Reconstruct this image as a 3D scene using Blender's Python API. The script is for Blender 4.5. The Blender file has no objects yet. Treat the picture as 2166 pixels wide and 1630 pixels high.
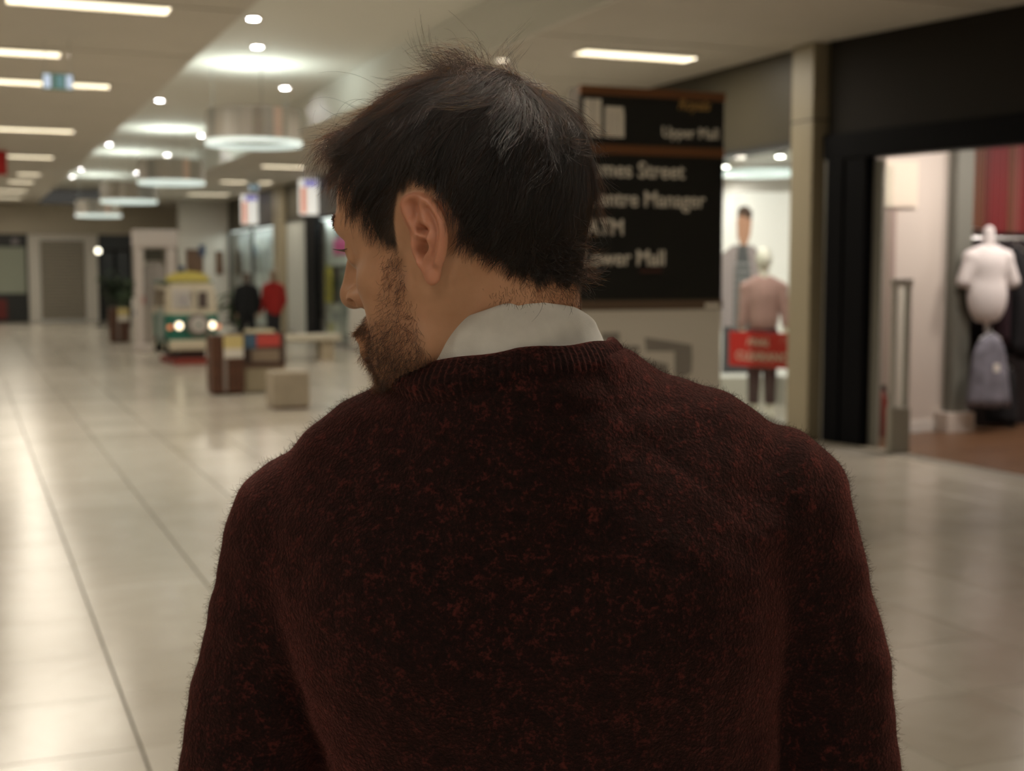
import bpy, bmesh, math, random
import numpy as np
from mathutils import Vector, Matrix

# ------------------------------------------------------------------ scene, camera, world, light level
S = bpy.context.scene
COL = S.collection
F_PX, IMG_W = 2800.0, 2166.0
CAM_H = 1.6
PITCH, YAW = math.radians(4.94), math.radians(22.428)      # camera looks 22.4 deg right of the mall's long axis (+Y)
cam_d = bpy.data.cameras.new('camera')
cam_d.sensor_fit = 'HORIZONTAL'
cam_d.sensor_width = 36.0
cam_d.lens = 36.0 * F_PX / IMG_W
cam_d.clip_start, cam_d.clip_end = 0.05, 200
cam = bpy.data.objects.new('camera', cam_d)
COL.objects.link(cam)
cam.location = (0, 0, CAM_H)
cam.rotation_euler = (math.pi / 2 - PITCH, 0, -YAW)
S.camera = cam
cam_d.dof.use_dof = True
cam_d.dof.focus_distance = 0.87
cam_d.dof.aperture_fstop = 8.3
cam_d.dof.aperture_ratio = 1.0

world = bpy.data.worlds.new('world')
S.world = world
world.use_nodes = True
world.node_tree.nodes['Background'].inputs[0].default_value = (0.9, 0.85, 0.75, 1)
world.node_tree.nodes['Background'].inputs[1].default_value = 0.05
S.view_settings.view_transform = 'Standard'
S.view_settings.look = 'None'
S.view_settings.gamma = 1.0
S.view_settings.use_curve_mapping = False
S.view_settings.exposure = 0.36
cy = S.cycles
cy.max_bounces, cy.diffuse_bounces, cy.glossy_bounces, cy.transmission_bounces, cy.transparent_max_bounces = 6, 3, 2, 4, 10
cy.caustics_reflective = cy.caustics_refractive = False
cy.use_adaptive_sampling = True
cy.adaptive_threshold = 0.03
cy.sample_clamp_indirect = 6.0
cy.use_light_tree = False

# ------------------------------------------------------------------ materials
MATS = {}
def mat(name, col=(0.8, 0.8, 0.8), rough=0.5, metal=0.0, spec=0.5, emit=None, estr=0.0, var=0.0, vscale=8.0,
        bump=0.0, bscale=60.0, trans=0.0, alpha=1.0, sheen=0.0, coat=0.0, ior=1.45):
    if name in MATS:
        return MATS[name]
    m = bpy.data.materials.new(name)
    m.use_nodes = True
    nt = m.node_tree
    b = nt.nodes['Principled BSDF']
    b.inputs['Base Color'].default_value = (*col, 1)
    b.inputs['Roughness'].default_value = rough
    b.inputs['Metallic'].default_value = metal
    b.inputs['Specular IOR Level'].default_value = spec
    b.inputs['IOR'].default_value = ior
    if trans: b.inputs['Transmission Weight'].default_value = trans
    if alpha < 1: b.inputs['Alpha'].default_value = alpha
    if sheen: b.inputs['Sheen Weight'].default_value = sheen
    if coat: b.inputs['Coat Weight'].default_value = coat
    if emit is not None:
        b.inputs['Emission Color'].default_value = (*emit, 1)
        b.inputs['Emission Strength'].default_value = estr
        m.cycles.emission_sampling = 'NONE'
    if var or bump:
        tc = nt.nodes.new('ShaderNodeTexCoord')
    if var:
        n = nt.nodes.new('ShaderNodeTexNoise')
        n.inputs['Scale'].default_value = vscale
        n.inputs['Detail'].default_value = 5
        nt.links.new(tc.outputs['Object'], n.inputs['Vector'])
        r = nt.nodes.new('ShaderNodeValToRGB')
        r.color_ramp.elements[0].position = 0.3
        r.color_ramp.elements[1].position = 0.7
        r.color_ramp.elements[0].color = (*[max(0, c * (1 - var)) for c in col], 1)
        r.color_ramp.elements[1].color = (*[min(1, c * (1 + var)) for c in col], 1)
        nt.links.new(n.outputs['Fac'], r.inputs['Fac'])
        nt.links.new(r.outputs['Color'], b.inputs['Base Color'])
    if bump:
        n2 = nt.nodes.new('ShaderNodeTexNoise')
        n2.inputs['Scale'].default_value = bscale
        n2.inputs['Detail'].default_value = 4
        nt.links.new(tc.outputs['Object'], n2.inputs['Vector'])
        bp = nt.nodes.new('ShaderNodeBump')
        bp.inputs['Strength'].default_value = bump
        bp.inputs['Distance'].default_value = 0.01
        nt.links.new(n2.outputs['Fac'], bp.inputs['Height'])
        nt.links.new(bp.outputs['Normal'], b.inputs['Normal'])
    MATS[name] = m
    return m

def lamp_mat(name, col, strength):
    if name in MATS: return MATS[name]
    m = bpy.data.materials.new(name); m.use_nodes = True
    nt = m.node_tree
    b = nt.nodes['Principled BSDF']
    b.inputs['Base Color'].default_value = (0.8, 0.8, 0.8, 1)
    b.inputs['Emission Color'].default_value = (*col, 1)
    b.inputs['Emission Strength'].default_value = strength
    m.cycles.emission_sampling = 'NONE'          # the lamp's own area light is what gets sampled
    MATS[name] = m
    return m

# ------------------------------------------------------------------ objects
def tag(o, label=None, cat=None, group=None, kind=None):
    if label: o['label'] = label
    if cat: o['category'] = cat
    if group: o['group'] = group
    if kind: o['kind'] = kind
    return o

def empty(name, loc=(0, 0, 0), rz=0.0, label=None, cat=None, group=None, parent=None):
    o = bpy.data.objects.new(name, None)
    o.empty_display_size = 0.1
    COL.objects.link(o)
    o.location = loc
    o.rotation_euler = (0, 0, rz)
    if parent: o.parent = parent
    return tag(o, label, cat, group)

def link_mesh(name, me, m=None, parent=None, smooth=False):
    if m is not None: me.materials.append(m)
    if smooth:
        me.polygons.foreach_set('use_smooth', [True] * len(me.polygons))
    o = bpy.data.objects.new(name, me)
    COL.objects.link(o)
    if parent is not None: o.parent = parent
    return o

def same_mesh(name, src, loc=(0, 0, 0), rot=(0, 0, 0), parent=None):
    o = bpy.data.objects.new(name, src.data)
    COL.objects.link(o)
    o.location = loc
    o.rotation_euler = rot
    if parent is not None: o.parent = parent
    return o

def copy_tree(o, parent=None):
    c = o.copy()
    COL.objects.link(c)
    c.parent = parent
    for ch in [k for k in bpy.data.objects if k.parent == o]:
        copy_tree(ch, c)
    return c

class MB:
    """collects simple shapes and links them as one mesh object"""
    def __init__(self):
        self.v, self.f = [], []
    def add(self, vs, fs):
        n = len(self.v)
        self.v += [tuple(v) for v in vs]
        self.f += [tuple(i + n for i in f) for f in fs]
        return self
    def box(self, x0, x1, y0, y1, z0, z1, bev=0.0):
        if bev <= 0:
            vs = [(x, y, z) for z in (z0, z1) for y in (y0, y1) for x in (x0, x1)]
            return self.add(vs, [(0, 2, 3, 1), (4, 5, 7, 6), (0, 1, 5, 4), (2, 6, 7, 3), (0, 4, 6, 2), (1, 3, 7, 5)])
        b = min(bev, (x1 - x0) / 2.01, (y1 - y0) / 2.01, (z1 - z0) / 2.01)
        bm = bmesh.new()
        bmesh.ops.create_cube(bm, size=1)
        for v in bm.verts:
            v.co = Vector(((x0 + x1) / 2 + v.co.x * (x1 - x0), (y0 + y1) / 2 + v.co.y * (y1 - y0), (z0 + z1) / 2 + v.co.z * (z1 - z0)))
        bmesh.ops.bevel(bm, geom=bm.edges[:], offset=b, segments=2, affect='EDGES', profile=0.5)
        bm.verts.index_update()
        self.add([v.co[:] for v in bm.verts], [[v.index for v in f.verts] for f in bm.faces])
        bm.free()
        return self
    def prism(self, pts, z0, z1, axis='z'):
        """polygon pts (counter-clockwise) extruded; axis z: (x,y), axis y: (x,z) along y, axis x: (y,z) along x"""
        n = len(pts)
        def put(p, h):
            return {'z': (p[0], p[1], h), 'y': (p[0], h, p[1]), 'x': (h, p[0], p[1])}[axis]
        vs = [put(p, z0) for p in pts] + [put(p, z1) for p in pts]
        fs = [tuple(range(n))[::-1], tuple(range(n, 2 * n))] + [(i, (i + 1) % n, n + (i + 1) % n, n + i) for i in range(n)]
        return self.add(vs, fs)
    def lathe(self, prof, cx=0, cy=0, n=24, cap=True):
        """prof: (radius, z) pairs"""
        vs, fs = [], []
        for r, z in prof:
            for i in range(n):
                a = 2 * math.pi * i / n
                vs.append((cx + r * math.cos(a), cy + r * math.sin(a), z))
        for k in range(len(prof) - 1):
            for i in range(n):
                j = (i + 1) % n
                fs.append((k * n + i, k * n + j, (k + 1) * n + j, (k + 1) * n + i))
        if cap:
            fs.append(tuple(range(n))[::-1])
            fs.append(tuple(range((len(prof) - 1) * n, len(prof) * n)))
        return self.add(vs, fs)
    def tube(self, pts, r, n=8, cap=True, sx=1.0):
        pts = [Vector(p) for p in pts]
        rs = r if isinstance(r, (list, tuple)) else [r] * len(pts)
        vs, fs = [], []
        up = Vector((0, 0, 1))
        for k, p in enumerate(pts):
            d = (pts[min(k + 1, len(pts) - 1)] - pts[max(k - 1, 0)]).normalized()
            a = d.cross(up)
            if a.length < 1e-3: a = d.cross(Vector((1, 0, 0)))
            a.normalize()
            b = d.cross(a).normalized()
            for i in range(n):
                t = 2 * math.pi * i / n
                vs.append(p + (a * math.cos(t) * sx + b * math.sin(t)) * rs[k])
        for k in range(len(pts) - 1):
            for i in range(n):
                j = (i + 1) % n
                fs.append((k * n + i, k * n + j, (k + 1) * n + j, (k + 1) * n + i))
        if cap:
            fs.append(tuple(range(n))[::-1])
            fs.append(tuple(range((len(pts) - 1) * n, len(pts) * n)))
        return self.add(vs, fs)
    def rings(self, rings, close=True, cap=True):
        """rings: list of equally long closed loops of points"""
        n = len(rings[0])
        vs = [p for rg in rings for p in rg]
        fs = []
        for k in range(len(rings) - 1):
            for i in range(n if close else n - 1):
                j = (i + 1) % n
                fs.append((k * n + i, k * n + j, (k + 1) * n + j, (k + 1) * n + i))
        if cap:
            fs.append(tuple(range(n))[::-1])
            fs.append(tuple(range((len(rings) - 1) * n, len(rings) * n)))
        return self.add(vs, fs)
    def move(self, M):
        self.v = [tuple(M @ Vector(v)) for v in self.v]
        return self
    def build(self, name, m=None, parent=None, smooth=False, loc=None, rz=None, fix=True):
        me = bpy.data.meshes.new(name)
        me.from_pydata(self.v, [], self.f)
        if fix:
            bm = bmesh.new(); bm.from_mesh(me)
            bmesh.ops.recalc_face_normals(bm, faces=bm.faces[:])
            bm.to_mesh(me); bm.free()
        me.update()
        o = link_mesh(name, me, m, parent, smooth)
        if loc is not None: o.location = loc
        if rz is not None: o.rotation_euler = (0, 0, rz)
        return o

def text(name, body, size, m, parent, loc, rot, align='LEFT', depth=0.002, sx=1.0, shear=0.0):
    cu = bpy.data.curves.new(name, 'FONT')
    cu.body = body
    cu.size = size
    cu.align_x = align
    cu.extrude = depth
    cu.materials.append(m)
    cu.shear = shear
    cu.offset = size * 0.012
    tmp = bpy.data.objects.new('tmp_text', cu)
    COL.objects.link(tmp)
    bpy.context.view_layer.update()
    me = bpy.data.meshes.new_from_object(tmp.evaluated_get(bpy.context.evaluated_depsgraph_get()))
    bpy.data.objects.remove(tmp)
    o = link_mesh(name, me, None, parent)
    if not me.materials: me.materials.append(m)
    o.location = loc
    o.rotation_euler = rot
    o.scale = (sx, 1, 1)
    return o

def area_lamp(parent, loc, rot, sx, sy, watts, col, shape='RECTANGLE', spread=180):
    l = bpy.data.lights.new('lamp_light', 'AREA')
    l.shape = shape
    l.size, l.size_y = sx, sy
    l.energy, l.color = watts, col
    l.spread = math.radians(spread)
    o = bpy.data.objects.new('lamp_light', l)
    COL.objects.link(o)
    o.parent, o.location, o.rotation_euler = parent, loc, rot
    return o

# ------------------------------------------------------------------ sculpting with distance fields
def d_ell(x, y, z, c, r):
    qx, qy, qz = (x - c[0]) / r[0], (y - c[1]) / r[1], (z - c[2]) / r[2]
    k0 = np.sqrt(qx * qx + qy * qy + qz * qz) + 1e-9
    k1 = np.sqrt((qx / r[0]) ** 2 + (qy / r[1]) ** 2 + (qz / r[2]) ** 2) + 1e-9
    return k0 * (k0 - 1.0) / k1
def d_cone(x, y, z, a, b, ra, rb, sy=1.0):
    a = np.asarray(a, float); b = np.asarray(b, float)
    ab = b - a
    px, py, pz = x - a[0], y - a[1], z - a[2]
    t = np.clip((px * ab[0] + py * ab[1] + pz * ab[2]) / (ab @ ab), 0, 1)
    return np.sqrt((px - ab[0] * t) ** 2 + ((py - ab[1] * t) / sy) ** 2 + (pz - ab[2] * t) ** 2) - (ra + (rb - ra) * t)
def smin(a, b, k):
    if k <= 0: return np.minimum(a, b)
    h = np.clip(0.5 + 0.5 * (b - a) / k, 0, 1)
    return b + (a - b) * h - k * h * (1 - h)
def smax(a, b, k):
    return -smin(-a, -b, k)

class Field:
    """a grid of signed distances, shaped primitive by primitive and turned into a mesh by surface nets"""
    def __init__(self, lo, hi, h):
        self.lo = np.array(lo, float); self.h = h
        self.n = np.ceil((np.array(hi, float) - self.lo) / h).astype(int) + 1
        self.ax = [self.lo[i] + h * np.arange(self.n[i]) for i in range(3)]
        self.d = np.full(self.n, 1e3, np.float32)
    def sl(self, lo, hi):
        s = []
        for i in range(3):
            a = int(max(0, math.floor((lo[i] - self.lo[i]) / self.h)))
            b = int(min(self.n[i], math.ceil((hi[i] - self.lo[i]) / self.h) + 1))
            s.append(slice(a, max(a, b)))
        return tuple(s)
    def xyz(self, s=None):
        s = s or (slice(None),) * 3
        return (self.ax[0][s[0]][:, None, None], self.ax[1][s[1]][None, :, None], self.ax[2][s[2]][None, None, :])
    def op(self, fn, k=0.0, box=None, mode='add'):
        s = self.sl(*box) if box is not None else (slice(None),) * 3
        x, y, z = self.xyz(s)
        q = fn(x, y, z)
        cur = self.d[s]
        if mode == 'add': self.d[s] = smin(cur, q, k)
        elif mode == 'cut': self.d[s] = smax(cur, -q, k)
        elif mode == 'and': self.d[s] = smax(cur, q, k)
        elif mode == 'off': self.d[s] = cur + q
    def ell(self, c, r, k=0.0, mode='add', m=None):
        m = (k * 1.5 + 6 * self.h) if m is None else m
        self.op(lambda x, y, z: d_ell(x, y, z, c, r), k, ([c[i] - r[i] - m for i in range(3)], [c[i] + r[i] + m for i in range(3)]), mode)
    def cone(self, a, b, ra, rb, k=0.0, mode='add', sy=1.0):
        m = k * 1.5 + 6 * self.h + max(ra, rb) * max(1, sy)
        self.op(lambda x, y, z: d_cone(x, y, z, a, b, ra, rb, sy), k,
                ([min(a[i], b[i]) - m for i in range(3)], [max(a[i], b[i]) + m for i in range(3)]), mode)
    def push(self, c, r, amt):
        """soft local swelling (amt > 0) or dent"""
        r = np.asarray(r, float) * np.ones(3)
        self.op(lambda x, y, z: -amt * np.exp(-(((x - c[0]) / r[0]) ** 2 + ((y - c[1]) / r[1]) ** 2 + ((z - c[2]) / r[2]) ** 2)),
                box=([c[i] - 2.6 * r[i] for i in range(3)], [c[i] + 2.6 * r[i] for i in range(3)]), mode='off')
    def sample(self, p):
        q = np.clip((p - self.lo) / self.h, 0, np.array(self.n) - 1.001)
        i = q.astype(int); f = q - i
        out = 0
        for dx in (0, 1):
            for dy in (0, 1):
                for dz in (0, 1):
                    w = (f[:, 0] if dx else 1 - f[:, 0]) * (f[:, 1] if dy else 1 - f[:, 1]) * (f[:, 2] if dz else 1 - f[:, 2])
                    out = out + w * self.d[i[:, 0] + dx, i[:, 1] + dy, i[:, 2] + dz]
        return out
    def grad(self, p):
        e = self.h
        g = np.stack([self.sample(p + e * np.eye(3)[i]) - self.sample(p - e * np.eye(3)[i]) for i in range(3)], 1)
        return g / (np.linalg.norm(g, axis=1, keepdims=True) + 1e-9)
    def mesh(self):
        d = self.d
        ins = d < 0
        nx, ny, nz = d.shape
        cell = np.zeros((nx - 1, ny - 1, nz - 1), np.int8)
        for dx in (0, 1):
            for dy in (0, 1):
                for dz in (0, 1):
                    cell += ins[dx:nx - 1 + dx, dy:ny - 1 + dy, dz:nz - 1 + dz]
        act = (cell > 0) & (cell < 8)
        idx = np.full(act.shape, -1, np.int64)
        ci = np.argwhere(act)
        idx[act] = np.arange(len(ci))
        acc = np.zeros((len(ci), 3)); cnt = np.zeros(len(ci))
        for a in range(3):
            o = [i for i in range(3) if i != a]
            for u in (0, 1):
                for v in (0, 1):
                    p0 = ci.copy(); p0[:, o[0]] += u; p0[:, o[1]] += v
                    p1 = p0.copy(); p1[:, a] += 1
                    d0 = d[p0[:, 0], p0[:, 1], p0[:, 2]]; d1 = d[p1[:, 0], p1[:, 1], p1[:, 2]]
                    x = (d0 < 0) != (d1 < 0)
                    t = np.where(x, d0 / np.where(x, d0 - d1, 1), 0)
                    q = p0.astype(float); q[:, a] += t
                    acc[x] += q[x]; cnt[x] += 1
        V = self.lo + self.h * acc / cnt[:, None]
        Q = []
        for a in range(3):
            o = [(a + 1) % 3, (a + 2) % 3]
            sl0 = [slice(None)] * 3; sl1 = [slice(None)] * 3
            sl0[a] = slice(0, -1); sl1[a] = slice(1, None)
            A, B = ins[tuple(sl0)], ins[tuple(sl1)]
            e = np.argwhere(A != B)
            e = e[(e[:, o[0]] > 0) & (e[:, o[1]] > 0) & (e[:, o[0]] < d.shape[o[0]] - 1) & (e[:, o[1]] < d.shape[o[1]] - 1)]
            fl = A[e[:, 0], e[:, 1], e[:, 2]]
            c = []
            for u, v in ((-1, -1), (0, -1), (0, 0), (-1, 0)):
                p = e.copy(); p[:, o[0]] += u; p[:, o[1]] += v
                c.append(idx[p[:, 0], p[:, 1], p[:, 2]])
            q = np.stack(c, 1)
            q[~fl] = q[~fl][:, ::-1]
            Q.append(q)
        return V, np.concatenate(Q)

def np_mesh(name, V, Q):
    me = bpy.data.meshes.new(name)
    Q = np.asarray(Q); k = Q.shape[1]
    me.vertices.add(len(V)); me.vertices.foreach_set('co', np.asarray(V, np.float32).ravel())
    me.loops.add(Q.size); me.loops.foreach_set('vertex_index', Q.ravel().astype(np.int32))
    me.polygons.add(len(Q)); me.polygons.foreach_set('loop_start', (np.arange(len(Q)) * k).astype(np.int32))
    me.update(calc_edges=True)
    me.polygons.foreach_set('use_smooth', np.ones(len(Q), bool))
    return me

def relax(V, Q, it=2, w=0.5):
    e = np.concatenate([Q[:, [0, 1]], Q[:, [1, 2]], Q[:, [2, 3]], Q[:, [3, 0]]])
    for _ in range(it):
        s = np.zeros_like(V); c = np.zeros(len(V))
        for a, b in ((0, 1), (1, 0)):
            for k in range(3): s[:, k] += np.bincount(e[:, a], V[e[:, b], k], len(V))
            c += np.bincount(e[:, a], minlength=len(V))
        V = V * (1 - w) + w * s / np.maximum(c, 1)[:, None]
    return V

def color_attr(me, name, vals):
    at = me.attributes.new(name, 'FLOAT', 'POINT')
    at.data.foreach_set('value', np.asarray(vals, np.float32))

def strands(name, P, R, m, parent, kind=None):
    """P: (n, k, 3) points, R: (k,) or (n, k) radii -> native hair curves"""
    n, k = P.shape[:2]
    cu = bpy.data.hair_curves.new(name)
    cu.add_curves([k] * n)
    cu.attributes['position'].data.foreach_set('vector', P.astype(np.float32).ravel())
    ra = cu.attributes.get('radius') or cu.attributes.new('radius', 'FLOAT', 'POINT')
    ra.data.foreach_set('value', np.broadcast_to(R, (n, k)).astype(np.float32).ravel())
    cu.materials.append(m)
    o = bpy.data.objects.new(name, cu)
    COL.objects.link(o)
    if parent is not None: o.parent = parent
    if kind: o['kind'] = kind
    return o

# ------------------------------------------------------------------ the mall: floor
ZC, ZR = 3.71, 4.20                       # ceiling and raised ceiling heights
XW = 7.42                                 # line of the shop fronts
M_GROUT = mat('grout', (0.20, 0.18, 0.15), 0.8)
def tile_material():
    m = bpy.data.materials.new('polished_tile'); m.use_nodes = True
    nt = m.node_tree; b = nt.nodes['Principled BSDF']
    g = nt.nodes.new('ShaderNodeNewGeometry')
    sn = nt.nodes.new('ShaderNodeVectorMath'); sn.operation = 'SNAP'; sn.inputs[1].default_value = (0.6, 0.6, 10)
    ad = nt.nodes.new('ShaderNodeVectorMath'); ad.operation = 'ADD'; ad.inputs[1].default_value = (-0.5 + 60, -4.49 + 60, 50)
    nt.links.new(g.outputs['Position'], ad.inputs[0]); nt.links.new(ad.outputs[0], sn.inputs[0])
    wn = nt.nodes.new('ShaderNodeTexWhiteNoise'); nt.links.new(sn.outputs[0], wn.inputs['Vector'])
    n = nt.nodes.new('ShaderNodeTexNoise'); n.inputs['Scale'].default_value = 3.0; n.inputs['Detail'].default_value = 8; n.inputs['Distortion'].default_value = 1.0
    nt.links.new(g.outputs['Position'], n.inputs['Vector'])
    mx = nt.nodes.new('ShaderNodeMix'); mx.data_type = 'FLOAT'; mx.inputs['Factor'].default_value = 0.35
    nt.links.new(n.outputs['Fac'], mx.inputs['A']); nt.links.new(wn.outputs['Value'], mx.inputs['B'])
    r = nt.nodes.new('ShaderNodeValToRGB')
    r.color_ramp.elements[0].position, r.color_ramp.elements[1].position = 0.25, 0.75
    r.color_ramp.elements[0].color = (0.40, 0.358, 0.295, 1); r.color_ramp.elements[1].color = (0.50, 0.462, 0.395, 1)
    nt.links.new(mx.outputs['Result'], r.inputs['Fac']); nt.links.new(r.outputs['Color'], b.inputs['Base Color'])
    b.inputs['Roughness'].default_value = 0.20
    b.inputs['Specular IOR Level'].default_value = 0.55
    return m
M_TILE = tile_material()
floor = tag(MB().box(-9, 12, -12, 46, -0.12, -0.012).build('floor', M_GROUT), kind='structure')
ts = 0.6
tile0 = MB()
e, ey = ts / 2 - .004, ts / 2 - .0018
def quad(a, b, z): return [(-a, -b, z), (a, -b, z), (a, b, z), (-a, b, z)]
tile0.rings([quad(e, ey, -0.012), quad(e, ey, -0.0015), quad(e - .0015, ey - .0015, 0)])
tile_v, tile_f = tile0.v, tile0.f
def in_view(x, y, z):
    f = (math.sin(YAW) * math.cos(PITCH), math.cos(YAW) * math.cos(PITCH), -math.sin(PITCH))
    r = (math.cos(YAW), -math.sin(YAW), 0)
    u = (r[1] * f[2] - r[2] * f[1], r[2] * f[0] - r[0] * f[2], r[0] * f[1] - r[1] * f[0])
    p = (x, y, z - CAM_H)
    t = sum(a * b for a, b in zip(p, f))
    if t < 0.3: return None
    return (1083 + F_PX * sum(a * b for a, b in zip(p, r)) / t, 815 - F_PX * sum(a * b for a, b in zip(p, u)) / t, t)
cells = []
for i in range(-16, 20):
    for j in range(-27, 69):
        cx, cy = 0.5 + ts * (i + 0.5), 4.49 + ts * (j + 0.5)
        if cx > min(8.7, XW + 0.02 + (0.18 * (10.1 - cy) if cy < 10.1 else 0) - 0.15) or cy > 44.2 or cy < -11.6: continue
        q_ = in_view(cx, cy, 0)
        hidden = q_ is None or not (-60 < q_[0] < 2230 and 560 < q_[1] < 1720) or (640 < q_[0] < 1690 and q_[1] > 960)
        cells.append((1 if hidden else 0, q_[2] if q_ else 99, cx, cy))
cells.sort()
rest = MB()
tile_ob = None
for k, (hid, t_, cx, cy) in enumerate(cells):
    if k < 300 and not hid:
        if tile_ob is None:
            tile_ob = tile0.build('floor_tile', M_TILE, floor); tile_ob.location = (cx, cy, 0)
        else:
            same_mesh('floor_tile', tile_ob, (cx, cy, 0), parent=floor)
    else:
        rest.add([(v[0] + cx, v[1] + cy, v[2]) for v in tile_v], tile_f)
tag(rest.build('floor_tiles', M_TILE, floor, fix=False), kind='stuff')

# ------------------------------------------------------------------ ceiling
M_CEIL = mat('ceiling_paint', (0.62, 0.585, 0.525), 0.75, var=0.03, vscale=1.5)
M_CEIL2 = mat('raised_ceiling_paint', (0.80, 0.80, 0.75), 0.7)
M_SLOT = mat('ceiling_slot', (0.25, 0.22, 0.18), 0.9)
RX0, RX1 = 2.20, 4.77
ceil_l = tag(MB().box(-9, RX0 - 0.02, -12, 46, ZC + 0.03, ZC + 0.15).build('ceiling', M_SLOT), kind='structure')
ceil_r = tag(MB().box(RX1 + 0.02, 12, -12, 46, ZC + 0.03, ZC + 0.15).build('ceiling', M_SLOT), kind='structure')
ceil_m = tag(MB().box(RX0 - 0.05, RX1 + 0.05, -12, 46, ZR, ZR + 0.12).build('ceiling', M_CEIL2), kind='structure')
tag(MB().box(RX0 - 0.02, RX0, -12, 46, ZC, ZR).build('trim_1', M_CEIL), kind='structure')
tag(MB().box(RX1, RX1 + 0.02, -12, 46, ZC, ZR).build('trim_2', M_CEIL2), kind='structure')
pan = {}
for y0 in np.arange(-11.28, 45.5, 2.48):
    for nm, x0, x1, par in (('l', -8.9, -1.34, ceil_l), ('m', -1.30, RX0 - 0.02, ceil_l), ('r', RX1 + 0.02, 8.1, ceil_r)):
        if nm not in pan:
            pan[nm] = MB().box(x0, x1, 0.02, 2.46, ZC, ZC + 0.03).build('ceiling_panel', M_CEIL, par); pan[nm].location = (0, y0, 0)
        else:
            same_mesh('ceiling_panel', pan[nm], (0, y0, 0), parent=par)

# strip lights let into the ceiling
LAMP_WARM = lamp_mat('strip_tube', (1.0, 0.87, 0.60), 1.9)
STRIP_W = 44.0
M_LFRAME = mat('lamp_frame', (0.7, 0.68, 0.62), 0.5)
def strip_light(x0, x1, y, label, power=1.0):
    t = empty('strip_light', ((x0 + x1) / 2, y, ZC), 0, label, 'ceiling light', 'strip lights let into the ceiling')
    w = (x1 - x0) / 2
    MB().box(-w - .03, w + .03, -.17, -.145, -.014, 0).box(-w - .03, w + .03, .145, .17, -.014, 0).box(-w - .03, -w, -.145, .145, -.014, 0).box(w, w + .03, -.145, .145, -.014, 0).build('lamp_frame', M_LFRAME, t)
    MB().box(-w, w, -.144, .144, -.008, -.001).build('diffuser', LAMP_WARM, t)
    area_lamp(t, (0, 0, -.012), (0, 0, 0), 2 * w, .28, STRIP_W * w / .6 * power, (1.0, 0.905, 0.755))
ordl = ['first', 'second', 'third', 'fourth', 'fifth', 'sixth', 'seventh', 'eighth', 'ninth']
for k, (y, x0) in enumerate(((11.2, 0.38), (13.85, -0.30), (16.0, 0.40), (21.3, 0.42), (26.3, 0.82), (31.0, 1.15), (33.7, 1.05), (37.5, 0.5), (41.0, 0.5))):  # last two lamps added beyond the row to brighten the far end
    strip_light(x0, 0.93 if k == 1 else 1.60, y, 'warm ceiling strip light above the open floor, %s from the front in its row' % ordl[k])
strip_light(-3.4, -2.2, 11.2, 'warm ceiling strip light over the aisle edge near the camera')
strip_light(-3.4, -2.2, 21.3, 'warm ceiling strip light over the aisle edge farther along')
strip_light(-3.4, -2.2, 31.0, 'warm ceiling strip light over the aisle edge at the far end')
strip_light(-3.4, -2.2, 39.0, 'warm ceiling strip light added over the aisle edge to brighten the end wall')  # extra lamp, added to lift the dark end wall
strip_light(0.4, 1.6, 6.2, 'warm ceiling strip light overhead between the camera and the first row light')
for k, (y, x0, x1) in enumerate(((11.75, 5.55, 6.77), (16.8, 5.55, 6.77), (21.8, 5.55, 6.77), (26.8, 5.62, 6.45), (31.8, 5.68, 6.27), (37.3, 5.77, 6.86))):
    strip_light(x0, x1, y, 'warm ceiling strip light along the shop fronts, %s from the sign totem' % ordl[k])
strip_light(6.58, 6.86, 31.8, 'short warm ceiling strip light beside the green exit sign')

for k, (y, pw) in enumerate(((1.2, 0.8), (-3.8, 1.7))):
    strip_light(0.4, 1.6, y, 'warm ceiling strip light behind the camera, %s back in the open-floor row' % ordl[k], pw)
    strip_light(-3.4, -2.2, y, 'warm ceiling strip light behind the camera, %s back in the aisle row' % ordl[k], pw)
# downlights in the raised ceiling
LAMP_DIM = lamp_mat('dim_downlight_glass', (1.0, 0.85, 0.65), 3.0)
LAMP_SPOT = lamp_mat('downlight_glass', (1.0, 0.98, 0.95), 75.0)
M_BEZEL = mat('downlight_bezel', (0.75, 0.75, 0.72), 0.35)
def downlight(x, y, z, label, dim=False):
    t = empty('downlight', (x, y, z), 0, label, 'downlight', 'round downlights in the ceiling')
    MB().lathe([(0.085, 0.0), (0.085, -0.012), (0.062, -0.016), (0.058, -0.004)], n=20, cap=False).build('bezel', M_BEZEL, t, smooth=True)
    MB().lathe([(0.058, -0.003), (0.058, -0.010), (0.03, -0.014)], n=20).build('lens', LAMP_DIM if dim else LAMP_SPOT, t)
for k, y in enumerate((13.9, 21.0, 28.6, 35.8, 38.7)):
    downlight(2.85, y, ZR, 'round white downlight along the open-floor edge of the raised ceiling, %s from the front' % ordl[k])
for k, y in enumerate((15.6, 18.9, 26.1, 30.7, 36.5)):
    downlight(3.24 if k == 0 else 4.31, y, ZR, 'round white downlight along the shop edge of the raised ceiling, %s from the front' % ordl[k])
downlight(5.05, 12.5, ZC, 'small dim round downlight in the lower ceiling above the man\'s head', True)

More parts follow.
